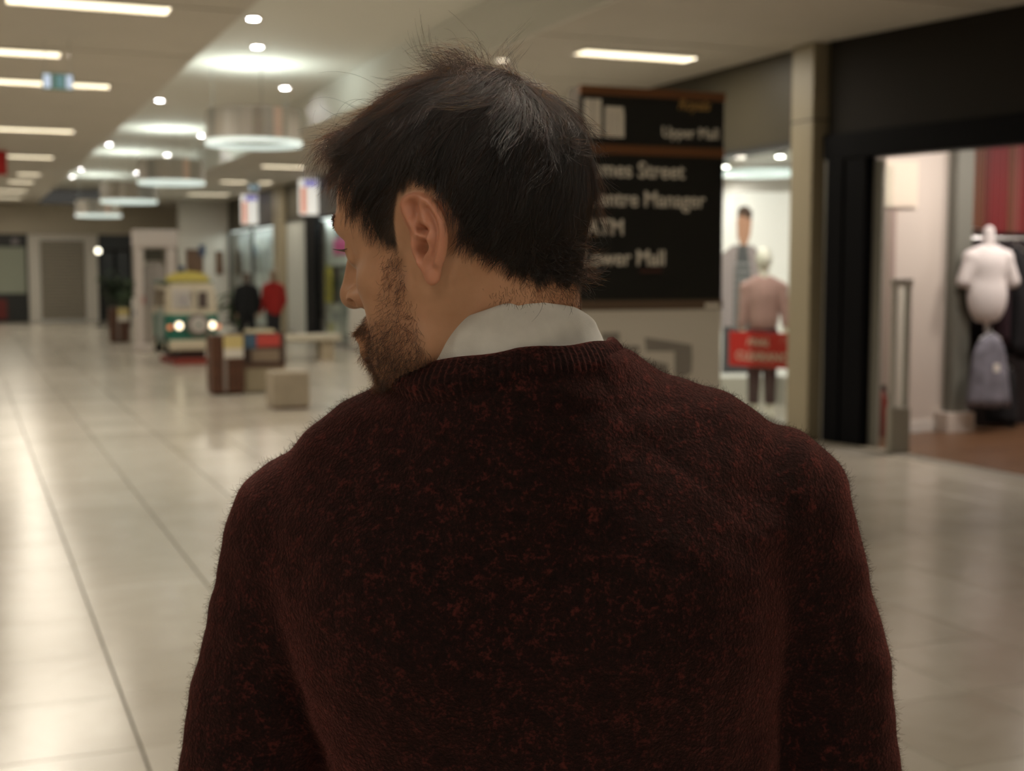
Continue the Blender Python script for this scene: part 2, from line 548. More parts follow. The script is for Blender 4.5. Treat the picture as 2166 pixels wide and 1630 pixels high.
# ring pendants
LAMP_RING = lamp_mat('ring_diffuser', (0.84, 1.0, 0.92), 0.55)
LAMP_UP = lamp_mat('uplight_panel', (0.90, 1.0, 0.92), 0.8)
M_DRUM = [mat('drum_slat_%d' % i, c, 0.45, metal=0.15) for i, c in enumerate(((0.46, 0.43, 0.38), (0.36, 0.35, 0.32), (0.50, 0.46, 0.40), (0.38, 0.33, 0.27)))]
M_DRUMP = mat('drum_slat_pink', (0.75, 0.56, 0.46), 0.35)
M_STEEL = mat('brushed_steel', (0.5, 0.5, 0.48), 0.3, metal=0.9)
def pendant(x, y, zb, label, seed):
    t = empty('ring_pendant', (x, y, zb), 0, label, 'pendant lamp', 'ring pendants under the raised ceiling')
    R, h = 0.60, 0.44
    ns = 28
    a0 = 2 * math.pi / ns
    sl = MB()
    def arc(r0, r1, z0, z1, a1, n=3):
        pts = [(r0 * math.cos(a1 * i / n), r0 * math.sin(a1 * i / n)) for i in range(n + 1)]
        pts += [(r1 * math.cos(a1 * i / n), r1 * math.sin(a1 * i / n)) for i in range(n, -1, -1)]
        return pts
    sl.prism(arc(R - 0.012, R - 0.004, 0, 0, a0 * 0.96), 0.07, h)
    random.seed(seed)
    first = {}
    for i in range(ns):
        mm = M_DRUMP if i == 22 and seed != 2 else random.choice(M_DRUM)
        if mm.name not in first:
            c = MB(); c.v, c.f = list(sl.v), list(sl.f)
            o = c.build('slat', mm, t); first[mm.name] = o
        else:
            o = same_mesh('slat', first[mm.name], parent=t)
        o.rotation_euler = (0, 0, a0 * i)
    MB().lathe([(R + .005, 0.0), (R + .005, 0.060), (R - .045, 0.060), (R - .045, 0.0), (R + .005, 0.0)], n=48, cap=False).build('light_ring', LAMP_RING, t, smooth=False)
    MB().lathe([(R - .06, h - 0.03), (R - .06, h - 0.012)], n=40).build('uplight', LAMP_UP, t)
    MB().lathe([(R - .05, h - 0.06), (R - .05, h - 0.031)], n=40).build('tray', M_DRUM[1], t)
    area_lamp(t, (0, 0, h - .008), (math.pi, 0, 0), 1.06, 1.06, 9.5, (0.92, 1.0, 0.90), 'DISK')
    for a in (0.5, 2.6, 4.7):
        hub = MB()
        hub.tube([(R * .9 * math.cos(a), R * .9 * math.sin(a), h - .02), (R * .9 * math.cos(a), R * .9 * math.sin(a), ZR - zb)], 0.006, 6)
        hub.build('suspension_wire', M_STEEL, t)
for k, (x, y, z) in enumerate(((3.46, 16.97, 3.18), (3.60, 25.2, 3.19), (3.42, 30.4, 3.09), (3.45, 37.9, 3.07))):
    pendant(x, y, z, 'drum pendant with grey slats over a glowing white ring, %s along the raised ceiling' % ordl[k], k)

# exit signs and the red banner
def lit(name, col, s): return mat(name, tuple(0.5 * c for c in col), 0.4, emit=col, estr=s)
M_EXITB, M_EXITG, M_EXITW = lit('exit_blue', (0.05, 0.14, 0.15), 0.8), lit('exit_green', (0.01, 0.07, 0.03), 0.5), lit('exit_white', (0.34, 0.40, 0.50), 1.0)
M_BLACK = mat('black_metal', (0.004, 0.004, 0.005), 0.6, spec=0.08)
def exit_sign(x, y, z, w, h, label):
    t = empty('exit_sign', (x, y, z), 0, label, 'exit sign')
    MB().box(-w / 2, w / 2, -.02, .02, -h / 2, h / 2, .004).build('housing', M_EXITG, t)
    MB().box(-w * .46, -w * .22, -.024, -.02, -h * .42, h * .42).build('arrow_field', M_EXITW, t)
    MB().box(-w * .06, w * .2, -.024, -.02, -h * .42, h * .42).build('figure_field', M_EXITB, t)
    MB().box(w * .27, w * .47, -.024, -.02, -h * .42, h * .42).build('door_field', M_EXITW, t)
    MB().tube([(-w * .4, 0, h / 2), (-w * .4, 0, ZC - z)], .004, 6).tube([(w * .4, 0, h / 2), (w * .4, 0, ZC - z)], .004, 6).build('hanging_rods', M_STEEL, t)
exit_sign(0.855, 13.0, 3.33, 0.27, 0.145, 'blue and green lit exit sign hanging in front of the strip lights')
exit_sign(6.42, 31.6, 3.57, 0.22, 0.13, 'small green exit sign between two far strip lights by the shop fronts')
rb = MB().box(-.55, 0, -.01, .01, -.42, 0, .004).build('hanging_banner', mat('red_banner', (0.55, 0.02, 0.02), 0.6), None)
rb.location = (0.76, 25.0, 3.69); tag(rb, 'red hanging banner at the far edge of the ceiling lights', 'banner')

# ------------------------------------------------------------------ end walls and side wall
M_WALL = mat('beige_wall', (0.42, 0.37, 0.29), 0.7, var=0.05, vscale=1.2)
M_PALE = mat('pale_wall', (0.52, 0.49, 0.44), 0.7)
YE = 44.3
we = tag(MB().box(-1.2, 12, YE, YE + .3, 2.76, 3.71).build('wall_far', M_WALL), kind='structure')
tag(MB().box(-9, -1.2, YE, YE + .3, 0, 3.71).build('wall_far', M_WALL), kind='structure')
for x0, x1 in ((1.88, 2.24), (3.58, 3.98), (5.03, 5.7)): tag(MB().box(x0, x1, YE - .12, YE + .3, 0, 2.75, .01).build('trim_pilaster', M_PALE), kind='structure')
tag(MB().box(5.7, 12, YE, YE + .3, 0, 2.75).build('wall_far', M_WALL), kind='structure')
tag(MB().box(-9.2, -9, -12, 46, 0, 4.3).build('wall_left', M_WALL), kind='structure')
tag(MB().box(-9, 12, -12.2, -12, 0, 4.3).build('wall_back', M_WALL), kind='structure')
tag(MB().box(8.62, 8.85, -12, 4.46, 0, 3.71).build('wall_right_near', M_WALL), kind='structure')
tag(MB().box(5.95, 7.5, 40.4, 40.6, 0, 3.71).build('wall_return', M_PALE), kind='structure')
# roller grille
g = empty('roller_grille', ((2.24 + 3.58) / 2, YE - .02, 0), 0, 'closed brown roller grille between two pale pilasters at the far end', 'roller grille')
M_GRI = mat('grille_bar', (0.22, 0.19, 0.14), 0.5, metal=0.3)
sl0 = None
for k in range(25):
    z = 0.08 + k * 0.099
    if sl0 is None:
        sl0 = MB().box(-.66, .66, -.02, .02, 0, .084, .008).build('slat', M_GRI, g); sl0.location = (0, 0, z)
    else: same_mesh('slat', sl0, (0, 0, z), parent=g)
MB().box(-.67, .67, -.08, .06, 2.56, 2.75, .01).build('shutter_box', M_PALE, g)
MB().box(-.67, .67, -.03, .03, 0, .08).build('bottom_rail', M_STEEL, g)
# shop window at the far left
M_DARK = mat('dark_shop', (0.012, 0.013, 0.012), 0.5)
u = empty('far_shopfront', (1.2, YE, 0), 0, 'dark shopfront with pale green window and red base panel at far end', 'shopfront')
MB().box(-2.4, .67, .02, .25, 2.35, 2.75).build('fascia', M_DARK, u)
MB().box(-2.4, .67, .05, .25, .9, 2.35).build('window_blind', mat('pale_green_blind', (0.26, 0.28, 0.22), 0.6), u)
MB().box(-2.4, .67, .0, .25, 0, .9).build('stall_riser', M_DARK, u)
MB().box(-2.4, .02, -.02, .0, .1, .72).build('red_panel', mat('deep_red_panel', (0.11, 0.008, 0.006), 0.5), u)
for x in (-2.4, -1.1, .61): MB().box(x, x + .06, -.02, .08, 0, 2.4).build('mullion', M_DARK, u)
MB().box(.2, .42, -.01, .02, 2.42, 2.62).build('fascia_logo', mat('dim_logo', (0.18, 0.16, 0.17), 0.5), u)
# dark opening with plants before it
u = empty('dark_shop_entrance', (4.5, YE, 0), 0, 'unlit dark shop entrance behind the potted plants', 'shopfront')
MB().box(-.52, .53, .18, .28, 0, 2.75).build('back_panel', M_DARK, u)
MB().box(-.52, .53, .04, .10, 2.3, 2.75).build('fascia', mat('slate_fascia', (0.035, 0.04, 0.045), 0.5), u)
for x in (-.52, -.02, .47): MB().box(x, x + .05, .06, .14, 0, 2.3).build('mullion', M_BLACK, u)
MB().box(-.45, -.05, .14, .17, 1.2, 2.2).build('pane', mat('slate_glass', (0.05, 0.06, 0.07), 0.15), u)
MB().box(.05, .45, .14, .17, 1.2, 2.2).build('pane', mat('slate_glass', (0.05, 0.06, 0.07), 0.15), u)
gl = empty('globe_lamp', (3.62, 40.2, 0), 0, 'small glowing globe lamp on a thin post beside the plants', 'lamp')
MB().lathe([(0.0, 2.10), (.05, 2.115), (.075, 2.16), (.075, 2.20), (.05, 2.245), (0.0, 2.26)], n=16, cap=False).build('globe', lamp_mat('globe_glass', (1, .93, .72), 3.5), gl, smooth=True)
MB().lathe([(.14, 0), (.14, .03), (.018, .06), (.018, 2.11)], n=14).build('post', M_BLACK, gl, smooth=False)
# plants
M_LEAF = mat('dark_leaf', (0.018, 0.035, 0.012), 0.5, var=0.4, vscale=12)
M_LEAF2 = mat('mid_leaf', (0.05, 0.085, 0.03), 0.5, var=0.4, vscale=12)
M_POT = mat('dark_pot', (0.02, 0.018, 0.016), 0.4)
def plant(x, y, h, spread, n, m, label, seed):
    t = empty('potted_plant', (x, y, 0), 0, label, 'potted plant')
    MB().lathe([(.17, 0), (.21, .34), (.23, .36), (.20, .36), (.19, .33)], n=18).build('pot', M_POT, t)
    rr = random.Random(seed)
    st = MB()
    stems = []
    for k in range(7):
        a = rr.uniform(0, 6.28); d = spread * rr.uniform(.15, .6)
        top = Vector((d * math.cos(a), d * math.sin(a), h * rr.uniform(.6, 1.0)))
        st.tube([(.03 * math.cos(a), .03 * math.sin(a), .33), tuple(top * .5 + Vector((0, 0, .2))), tuple(top)], [.012, .009, .005], 5)
        stems.append(top)
    st.build('stems', M_POT, t)
    lf = MB().add([(0, 0, 0), (.06, -.035, .02), (.15, -.045, .01), (.26, 0, -.05), (.15, .045, .01), (.06, .035, .02), (.1, 0, 0)],
                  [(0, 1, 6), (1, 2, 6), (2, 3, 6), (3, 4, 6), (4, 5, 6), (5, 0, 6)])
    l0 = None
    for k in range(n):
        s = rr.choice(stems); f = rr.uniform(.45, 1.0)
        loc = (s.x * f, s.y * f, .33 + (s.z - .33) * f)
        rot = (rr.uniform(-.5, .5), rr.uniform(-.5, .7), rr.uniform(0, 6.28))
        if l0 is None: l0 = lf.build('leaf', m, t, fix=False); l0.location = loc; l0.rotation_euler = rot
        else: l0c = same_mesh('leaf', l0, loc, rot, t); l0c.scale = [rr.uniform(.8, 1.5)] * 3
plant(3.75, 37.6, 1.75, .45, 90, M_LEAF, 'tall dark leafy plant in a pot before the unlit entrance', 3)
plant(4.25, 38.6, 1.45, .5, 70, M_LEAF2, 'shorter paler leafy plant in a pot beside the tall dark one', 5)
plant(5.15, 27.2, 1.5, .4, 60, M_LEAF2, 'green potted plant standing behind the toy camper van ride', 8)

# ------------------------------------------------------------------ shop fronts along the right side
M_FASCIA = mat('bronze_fascia', (0.046, 0.039, 0.024), 0.5, spec=0.3, var=0.1, vscale=0.7)
M_COLUMN = mat('cream_column', (0.31, 0.265, 0.18), 0.5, var=0.03, vscale=2)
M_MULL = mat('dark_frame', (0.02, 0.02, 0.018), 0.45)
def glass_material():
    m = bpy.data.materials.new('shop_glass'); m.use_nodes = True
    nt = m.node_tree
    out = [n for n in nt.nodes if n.type == 'OUTPUT_MATERIAL'][0]
    nt.nodes.remove(nt.nodes['Principled BSDF'])
    tr = nt.nodes.new('ShaderNodeBsdfTransparent'); tr.inputs[0].default_value = (0.92, 0.95, 0.93, 1)
    gs = nt.nodes.new('ShaderNodeBsdfGlossy'); gs.inputs['Roughness'].default_value = 0.02
    lw = nt.nodes.new('ShaderNodeLayerWeight'); lw.inputs[0].default_value = 0.5
    pw = nt.nodes.new('ShaderNodeMath'); pw.operation = 'POWER'; pw.inputs[1].default_value = 4.0
    fr = nt.nodes.new('ShaderNodeMath'); fr.operation = 'MULTIPLY_ADD'; fr.inputs[1].default_value = 0.6; fr.inputs[2].default_value = 0.03
    nt.links.new(lw.outputs['Facing'], pw.inputs[0]); nt.links.new(pw.outputs[0], fr.inputs[0])
    mx = nt.nodes.new('ShaderNodeMixShader')
    nt.links.new(fr.outputs[0], mx.inputs[0]); nt.links.new(tr.outputs[0], mx.inputs[1]); nt.links.new(gs.outputs[0], mx.inputs[2])
    nt.links.new(mx.outputs[0], out.inputs['Surface'])
    return m
M_GLASS = glass_material()
wr_ = empty('wall_right', (XW, 0, 0)); wr_['kind'] = 'structure'
for k, (y0, y1) in enumerate(((10.78, 14.0), (14.03, 18.0), (18.03, 22.5), (22.53, 27.0), (27.03, 32.72), (33.74, 40.4))):
    MB().box(0, .25, y0, y1, 2.85, ZC).build('fascia_panel', M_FASCIA, wr_)
    MB().box(-.02, .25, y0, y1, 2.80, 2.85).build('fascia_rail', M_MULL, wr_)
MB().box(.03, .25, 16.2, 27.0, 0, 2.80).build('wall_panel', M_PALE, wr_)
# columns
def column(y0, y1, label):
    c = empty('shopfront_column', (XW, (y0 + y1) / 2, 0), 0, label, 'column', 'cream columns between the shop fronts')
    w = (y1 - y0) / 2
    MB().box(-.10, .30, -w, w, 0.0, 2.995, .012).build('lower_casing', M_COLUMN, c)
    MB().box(-.10, .30, -w, w, 3.005, ZC, .012).build('upper_casing', M_COLUMN, c)
    MB().box(-.094, .29, -w + .006, w - .006, 2.99, 3.01).build('joint', M_MULL, c)
column(10.43, 10.78, 'cream clad column between the black shop entrance and the lit window')
column(32.74, 33.72, 'distant cream clad column between the grey panel and the far window')
# window of the lit shop (behind the sign totem)
wn1 = empty('window_1', (XW, 0, 0)); wn1['kind'] = 'structure'
MB().box(.02, .035, 10.80, 13.4, .12, 2.80).build('pane', M_GLASS, wn1)
MB().box(.02, .035, 13.46, 16.2, .12, 2.80).build('pane', M_GLASS, wn1)
MB().box(-.01, .07, 10.78, 16.2, 0, .12).build('window_sill', M_STEEL, wn1)
MB().box(0, .06, 13.40, 13.46, .12, 2.80).build('mullion', M_STEEL, wn1)
MB().box(0, .06, 16.14, 16.2, .12, 2.80).build('mullion', M_STEEL, wn1)
# its display room
M_WHITE = mat('white_paint', (0.74, 0.70, 0.65), 0.6)
tag(MB().box(7.5, 9.12, 10.79, 16.3, -.01, .02).build('floor', mat('display_floor', (.5, .46, .4), .4)), kind='structure')
tag(MB().box(7.5, 9.12, 10.79, 16.3, 2.86, 2.95).build('ceiling', M_WHITE), kind='structure')
tag(MB().box(9.08, 9.16, 10.79, 16.3, 0, 2.86).build('wall_display_back', M_WHITE), kind='structure')
tag(MB().box(7.5, 9.12, 16.3, 16.4, 0, 2.86).build('wall_display_end', M_WHITE), kind='structure')
# glowing ring standing in for a pendant's reflection in the window glass
dl = empty('display_ring_reflection', (8.25, 12.75, 2.66), 0, 'cool white glowing ring standing in for a pendant reflected in the window', 'lamp')
MB().lathe([(.46, 0), (.46, .05), (.40, .05), (.40, 0), (.46, 0)], n=40, cap=False).build('light_ring', lamp_mat('display_ring', (.85, 1, .95), 0.7), dl)
MB().tube([(.43, 0, .05), (.43, 0, .2)], .005, 6).tube([(-.43, 0, .05), (-.43, 0, .2)], .005, 6).build('hanging_rods', M_STEEL, dl)
for k, (x, y) in enumerate(((7.72, 11.55), (7.9, 12.9), (8.6, 14.6))):  # first spot added near the glass to brighten the mannequin
    t = empty('display_spotlight', (x, y, 2.86), 0, 'small spotlight in the display window ceiling, %s from the column' % ordl[k], 'spotlight')
    MB().lathe([(.05, 0), (.05, -.09), (.045, -.10)], n=16).build('housing', M_STEEL, t)
    MB().lathe([(.04, -.101), (.04, -.105)], n=16).build('lens', lamp_mat('display_spot', (1, .93, .85), 25), t)
    area_lamp(t, (0, 0, -.11), (0, 0, 0), .08, .08, 11, (1, .93, .86), 'DISK')

# backlit poster of a standing man (flat print)
po = empty('backlit_poster', (8.45, 13.35, 0), math.radians(-14), 'tall backlit poster of a man in grey jacket in the shop window', 'poster')
M_PBACK = mat('poster_white', (.8, .78, .74), .5, emit=(1, .93, .84), estr=0.36)
MB().box(-.62, .58, 0, .06, .35, 2.52, .006).build('lightbox', M_PBACK, po)
for x in (-.5, .46): MB().box(x - .03, x + .03, -.06, .12, .02, .36, .006).build('leg', M_STEEL, po)
def pr(name, col, es, pts, d):
    MB().prism(pts, -.001 - d, 0.0005, 'y').build(name, mat('print_' + name, col, .5, emit=col, estr=es), po)
pr('printed_jacket', (.27, .22, .21), .5, [(-.40, 1.05), (-.36, 1.55), (-.30, 1.78), (-.14, 1.90), (.10, 1.90), (.24, 1.76), (.30, 1.5), (.32, 1.15), (.22, 1.1), (.16, .72), (-.24, .72), (-.28, 1.1)], .001)
pr('printed_shirt', (.075, .075, .075), .5, [(-.12, .80), (-.12, 1.60), (-.07, 1.90), (.03, 1.90), (.08, 1.60), (.08, .80)], .002)
for k in range(9): pr('printed_stripe', (.26, .25, .24), .5, [(-.11, .95 + k * .09), (.07, .95 + k * .09), (.07, .975 + k * .09), (-.11, .975 + k * .09)], .003)
pr('printed_head', (.36, .19, .12), .5, [(-.09, 2.02), (-.05, 1.90), (.03, 1.90), (.07, 2.02), (.085, 2.18), (.04, 2.28), (-.05, 2.28), (-.10, 2.18)], .002)
pr('printed_hair', (.06, .035, .025), .4, [(-.10, 2.22), (-.04, 2.25), (.08, 2.20), (.09, 2.29), (.02, 2.36), (-.07, 2.34)], .003)
pr('printed_hand', (.40, .22, .14), .5, [(.27, 1.17), (.35, 1.15), (.36, 1.3), (.29, 1.34)], .002)
pr('printed_hand', (.40, .22, .14), .5, [(-.42, 1.0), (-.33, 1.0), (-.30, 1.13), (-.40, 1.12)], .002)
pr('printed_trousers', (.05, .05, .055), .4, [(-.26, .40), (-.25, .95), (.17, .95), (.18, .40)], .0015)

# mannequins and people: shaped from distance fields
def figure_mesh(prims, lo, hi, h, cut=None, it=1):
    f = Field(lo, hi, h)
    for p in prims:
        if p[0] == 'e': f.ell(p[1], p[2], p[3] if len(p) > 3 else 0)
        else: f.cone(p[1], p[2], p[3], p[4], p[5] if len(p) > 5 else 0)
    if cut is not None:
        f.op(lambda x, y, z: (cut - z) + 0 * x + 0 * y, h * .5, (lo, hi), 'and')
    V, Q = f.mesh()
    return relax(V, Q, it), Q
def sculpt(name, prims, lo, hi, h, m, parent, cut=None):
    V, Q = figure_mesh(prims, lo, hi, h, cut)
    return link_mesh(name, np_mesh(name, V, Q), m, parent)
M_MANQ = mat('mannequin_gloss', (.86, .82, .73), .4)
mq = empty('mannequin', (7.97, 12.2, .02), math.radians(-20), 'white faceless mannequin in pink jumper in the shop window', 'mannequin')
sculpt('body', [('e', (0, 0, 1.71), (.085, .10, .125)), ('c', (0, 0, 1.62), (0, 0, 1.45), .05, .055, .03), ('c', (.20, 0, 1.36), (.25, -.04, .86), .045, .03, .02), ('c', (-.20, 0, 1.36), (-.23, -.04, .86), .045, .03, .02),
                ('e', (.255, -.05, .80), (.03, .045, .075), .02), ('e', (-.235, -.05, .80), (.03, .045, .075), .02), ('e', (0, 0, 1.3), (.17, .1, .2), .03), ('e', (0, 0, .95), (.15, .1, .2), .05),
                ('c', (.08, 0, .86), (.09, 0, .08), .08, .04, .03), ('c', (-.08, 0, .86), (-.09, 0, .08), .08, .04, .03), ('e', (.09, -.05, .03), (.045, .11, .035), .02), ('e', (-.09, -.05, .03), (.045, .11, .035), .02)],
       (-.32, -.22, -.02), (.32, .16, 1.88), .013, M_MANQ, mq, 0.0)
M_PINK = mat('pink_knit', (.50, .30, .28), .9, var=.08, vscale=40, bump=.3, bscale=200)
sculpt('jumper', [('e', (0, 0, 1.30), (.19, .12, .23)), ('e', (0, 0, 1.08), (.17, .12, .22), .05), ('c', (.06, 0, 1.47), (.2, 0, 1.40), .06, .065, .04), ('c', (-.06, 0, 1.47), (-.2, 0, 1.40), .06, .065, .04),
                  ('c', (.2, 0, 1.38), (.25, -.03, 1.0), .062, .05, .02), ('c', (-.2, 0, 1.38), (-.235, -.03, 1.0), .062, .05, .02)], (-.34, -.2, .84), (.34, .2, 1.6), .012, M_PINK, mq, .92)
sculpt('trousers', [('e', (0, 0, .92), (.16, .11, .12)), ('c', (.08, 0, .88), (.09, 0, .12), .09, .06, .04), ('c', (-.08, 0, .88), (-.09, 0, .12), .09, .06, .04)], (-.26, -.18, .08), (.26, .18, 1.0), .012, mat('wine_trousers', (.05, .012, .018), .8), mq, .14)
# red clearance board hanging behind the glass
rs = empty('sale_board', (XW + .10, 11.42, .98), math.radians(-68), 'red sale board with two lines of white lettering in the window', 'sign')
M_REDS = mat('sign_red', (.50, .022, .015), .5)
MB().box(-.48, .48, 0, .015, -.36, 0, .004).build('board', M_REDS, rs)
M_LETW = mat('letter_white', (.62, .52, .42), .5)
tx = text('lettering', 'FINAL', .105, M_LETW, rs, (-.12, -.002, -.14), (math.pi / 2, 0, 0), 'CENTER', shear=.25)
text('lettering', 'CLEARANCE', .125, M_LETW, rs, (-.04, -.002, -.29), (math.pi / 2, 0, 0), 'CENTER')
MB().tube([(-.4, .007, 0), (-.4, .007, 1.82)], .003, 5).tube([(.4, .007, 0), (.4, .007, 1.82)], .003, 5).build('hanging_wires', M_STEEL, rs)

# far shops on the right side
w2 = empty('window_2', (XW, 0, 0)); w2['kind'] = 'structure'
M_CLOUD = mat('window_backing', (.40, .43, .43), .35, var=.6, vscale=2.2)
MB().box(.30, .34, 33.8, 40.3, .1, 2.80).build('window_display', M_CLOUD, w2)
MB().box(.0, .015, 33.8, 36.9, .1, 2.80).build('pane', M_GLASS, w2)
MB().box(.0, .015, 37.0, 40.3, .1, 2.80).build('pane', M_GLASS, w2)
for y in (33.74, 36.9, 40.25): MB().box(-.02, .08, y, y + .1, 0, 2.80).build('mullion', M_MULL, w2)
w3 = empty('window_3', (XW, 0, 0)); w3['kind'] = 'structure'
MB().box(.02, .10, 30.5, 32.7, .1, 2.80).build('shutter_panel', mat('grey_panel', (.42, .43, .40), .5), w3)
MB().box(-.06, .14, 29.46, 30.46, 0, 2.84).build('dark_post', M_BLACK, w3)
MB().box(.22, .30, 27.03, 29.46, 0, 2.80).build('back_panel', mat('charcoal_panel', (.035, .037, .038), .6), w3)
MB().box(.0, .015, 27.03, 29.44, .1, 2.80).build('pane', M_GLASS, w3)
MB().box(-.02, .06, 27.03, 29.46, 0, .1).build('window_sill', M_STEEL, w3)
def flat_sign(name, y0, y1, z0, z1, col, es, label, cat, x=.12, extra=None):
    o = empty(name, (XW + x + .04, (y0 + y1) / 2, (z0 + z1) / 2), 0, label, cat)
    w, h = (y1 - y0) / 2, (z1 - z0) / 2
    MB().box(0, .02, -w, w, -h, h).build('panel', mat(name + '_' + label.split()[0], col, .5, emit=col, estr=es), o)
    if extra:
        for nm, c, a0, a1, b0, b1 in extra:
            MB().box(-.004, .0, -w + 2 * w * a0, -w + 2 * w * a1, -h + 2 * h * b0, -h + 2 * h * b1).build(nm, mat('ink_' + nm + '_' + label.split()[0], c, .5, emit=c, estr=es * .6), o)
    return o
def added_window_lamp(y0, y1, watts, label):  # lamps added to light the posters and cards behind the far glass
    t = empty('added_window_lamp', (XW + .075, (y0 + y1) / 2, 2.79), 0, label, 'lamp', 'tube lamps added over the far windows')
    h = (y1 - y0) / 2
    MB().box(-.03, .03, -h, h, -.03, 0).build('housing', M_STEEL, t)
    MB().box(-.022, .022, -h + .02, h - .02, -.045, -.03, .004).build('tube', lamp_mat('window_tube', (.95, 1, .97), 3), t)
    area_lamp(t, (0, 0, -.05), (0, 0, 0), .05, 2 * h, watts, (.93, 1.0, .97))
added_window_lamp(27.1, 29.4, 14, 'white tube lamp added to light the posters in the far window')
added_window_lamp(33.9, 40.2, 40, 'white tube lamp added to light the farthest shop window')
flat_sign('window_poster', 27.1, 29.4, 1.72, 2.78, (.55, .57, .55), .0, 'white window poster with magenta block behind the man\'s brow', 'poster', extra=[('print_field', (.10, .13, .13), .05, .62, .55, .95), ('magenta_block', (.60, .06, .26), .12, .70, .22, .55)])
o = empty('yellow_banner', (XW + .1, 29.0, .9), 0, 'bright yellow rounded banner in the far window', 'banner')
MB().prism([(-.28, 0), (.28, 0), (.28, .62), (.2, .75), (0, .80), (-.2, .75), (-.28, .62)], 0, .03, 'x').build('banner_panel', mat('banner_yellow', (.52, .44, .03), .5), o)
for k in range(3): MB().box(-.004, 0, -.18, .18, .18 + k * .17, .25 + k * .17).build('print_line', mat('banner_ink', (.16, .14, .02), .5), o)
flat_sign('display_card', 28.2, 29.42, .1, .88, (.60, .60, .56), .0, 'pale display card with yellow print under the yellow banner', 'display card', extra=[('print_field', (.5, .47, .18), .4, .9, .1, .45), ('grey_field', (.3, .32, .34), .1, .5, .5, .8)])
flat_sign('display_card', 27.2, 28.1, .1, 1.62, (.30, .32, .32), .0, 'grey display card beside the man\'s nose in the far window', 'display card', extra=[('olive_field', (.14, .15, .05), .2, .8, .75, .95), ('white_field', (.55, .55, .52), .1, .8, .1, .35)])
# projecting lit signs
def blade(y, x0, label):
    o = empty('projecting_sign', (XW, y, 2.86), 0, label, 'sign', 'lit projecting signs')
    MB().box(x0, -.02, -.09, .09, 0, .78, .01).build('light_box', mat('blade_white', (.8, .78, .72), .5, emit=(1, .97, .88), estr=.50), o)
    MB().box(x0 + .005, x0 + .13, -.094, -.09, .02, .60).build('orange_field', lit('blade_orange', (.85, .34, .22), .5), o)
    MB().box(x0 + .08, -.05, -.094, -.09, .62, .76).build('violet_field', lit('blade_violet', (.28, .25, .62), .5), o)
    MB().box(-.02, .0, -.05, .05, .3, .5).build('bracket', M_BLACK, o)
blade(36.0, -.44, 'lit white projecting sign with violet top, farther along the shop fronts')
blade(29.4, -.42, 'lit white projecting sign with violet top, by the man\'s fringe')
# noticeboards on the return wall
nb_ = empty('notice_board', (6.55, 40.38, 0), 0, 'brown and blue framed pictures on the pale far wall', 'notice board')
MB().box(-.40, .10, -.03, 0, 1.55, 2.25).build('panel', mat('board_brown', (.10, .05, .025), .6, var=.5, vscale=6), nb_)
MB().box(-.02, .16, -.05, -.03, 2.05, 2.38).build('blue_card', mat('board_blue', (.03, .05, .10), .6), nb_)
MB().box(-.62, -.46, -.03, 0, 1.35, 1.75).build('blue_card', mat('board_blue', (.03, .05, .10), .6), nb_)
nb_ = empty('notice_board', (7.12, 40.38, 0), 0, 'narrow brown picture on the pale far wall nearest the shop window', 'notice board')
MB().box(-.10, .12, -.03, 0, 1.5, 2.2).build('panel', mat('board_brown', (.10, .05, .025), .6, var=.5, vscale=6), nb_)
MB().box(-.12, .14, -.02, 0, 1.48, 2.22).build('frame', M_PALE, nb_)

# ------------------------------------------------------------------ sign totem
tt_ = empty('sign_totem', (3.415, 6.30, 0), 0, 'tall black wayfinding totem with copper trims beside the man\'s head', 'sign')
M_SIGN = mat('sign_black', (.011, .011, .010), .45)
M_COPPER = mat('copper_trim', (.20, .085, .035), .45, metal=.3)
M_SIDE = mat('totem_side', (.10, .075, .05), .5, metal=.2)
M_SLET = mat('sign_letter', (.80, .74, .65), .5)
W = .435
MB().box(-W, W, .012, .14, 0, 2.555, .004).build('housing', M_SIDE, tt_)
MB().box(-W + .004, W - .004, 0, .012, 2.262, 2.515).build('header_panel', M_SIGN, tt_)
MB().box(-W, W, -.006, .014, 2.515, 2.560).build('copper_trim', M_COPPER, tt_)
MB().box(-W, W, -.006, .014, 2.212, 2.262).build('copper_trim', M_COPPER, tt_)
MB().box(-W + .004, W - .004, 0, .012, 1.445, 2.212).build('direction_panel', M_SIGN, tt_)
MB().box(-W, W, -.004, .014, 1.392, 1.445).build('bronze_band', mat('bronze_band', (.13, .085, .055), .5), tt_)
MB().box(W - .11, W - .02, -.006, -.004, 1.398, 1.425).build('band_print', M_SLET, tt_)
mp = MB().box(-W + .004, W - .004, 0, .012, .45, 1.392).build('map_panel', mat('map_paper', (.72, .67, .59), .5), tt_)
MB().box(-W + .004, W - .004, 0, .012, .08, .45).build('base_panel', M_SIGN, tt_)
MB().box(-W, W, -.02, .16, 0, .08, .01).build('plinth', M_STEEL, tt_)
M_MAP = mat('map_grey', (.30, .27, .24), .5)
def mapz(x, y): return (-.435 + (x - 0) / 2166 * .915 * .985, 1.46 - (y) / 1306 * .55)
for pts in ([(315, 440), (575, 440), (575, 585), (430, 590), (315, 520)], [(610, 615), (870, 615), (870, 690), (610, 690)], [(940, 510), (1640, 620), (1650, 800), (1640, 980), (1560, 1030), (1385, 1030), (1385, 700), (960, 690)],
            [(560, 800), (900, 780), (1290, 860), (1290, 1020), (560, 1020)]):
    pp = [mapz(*p) for p in pts]
    MB().prism(pp[::-1], -.0015, .0005, 'y').build('map_block', M_MAP, mp)
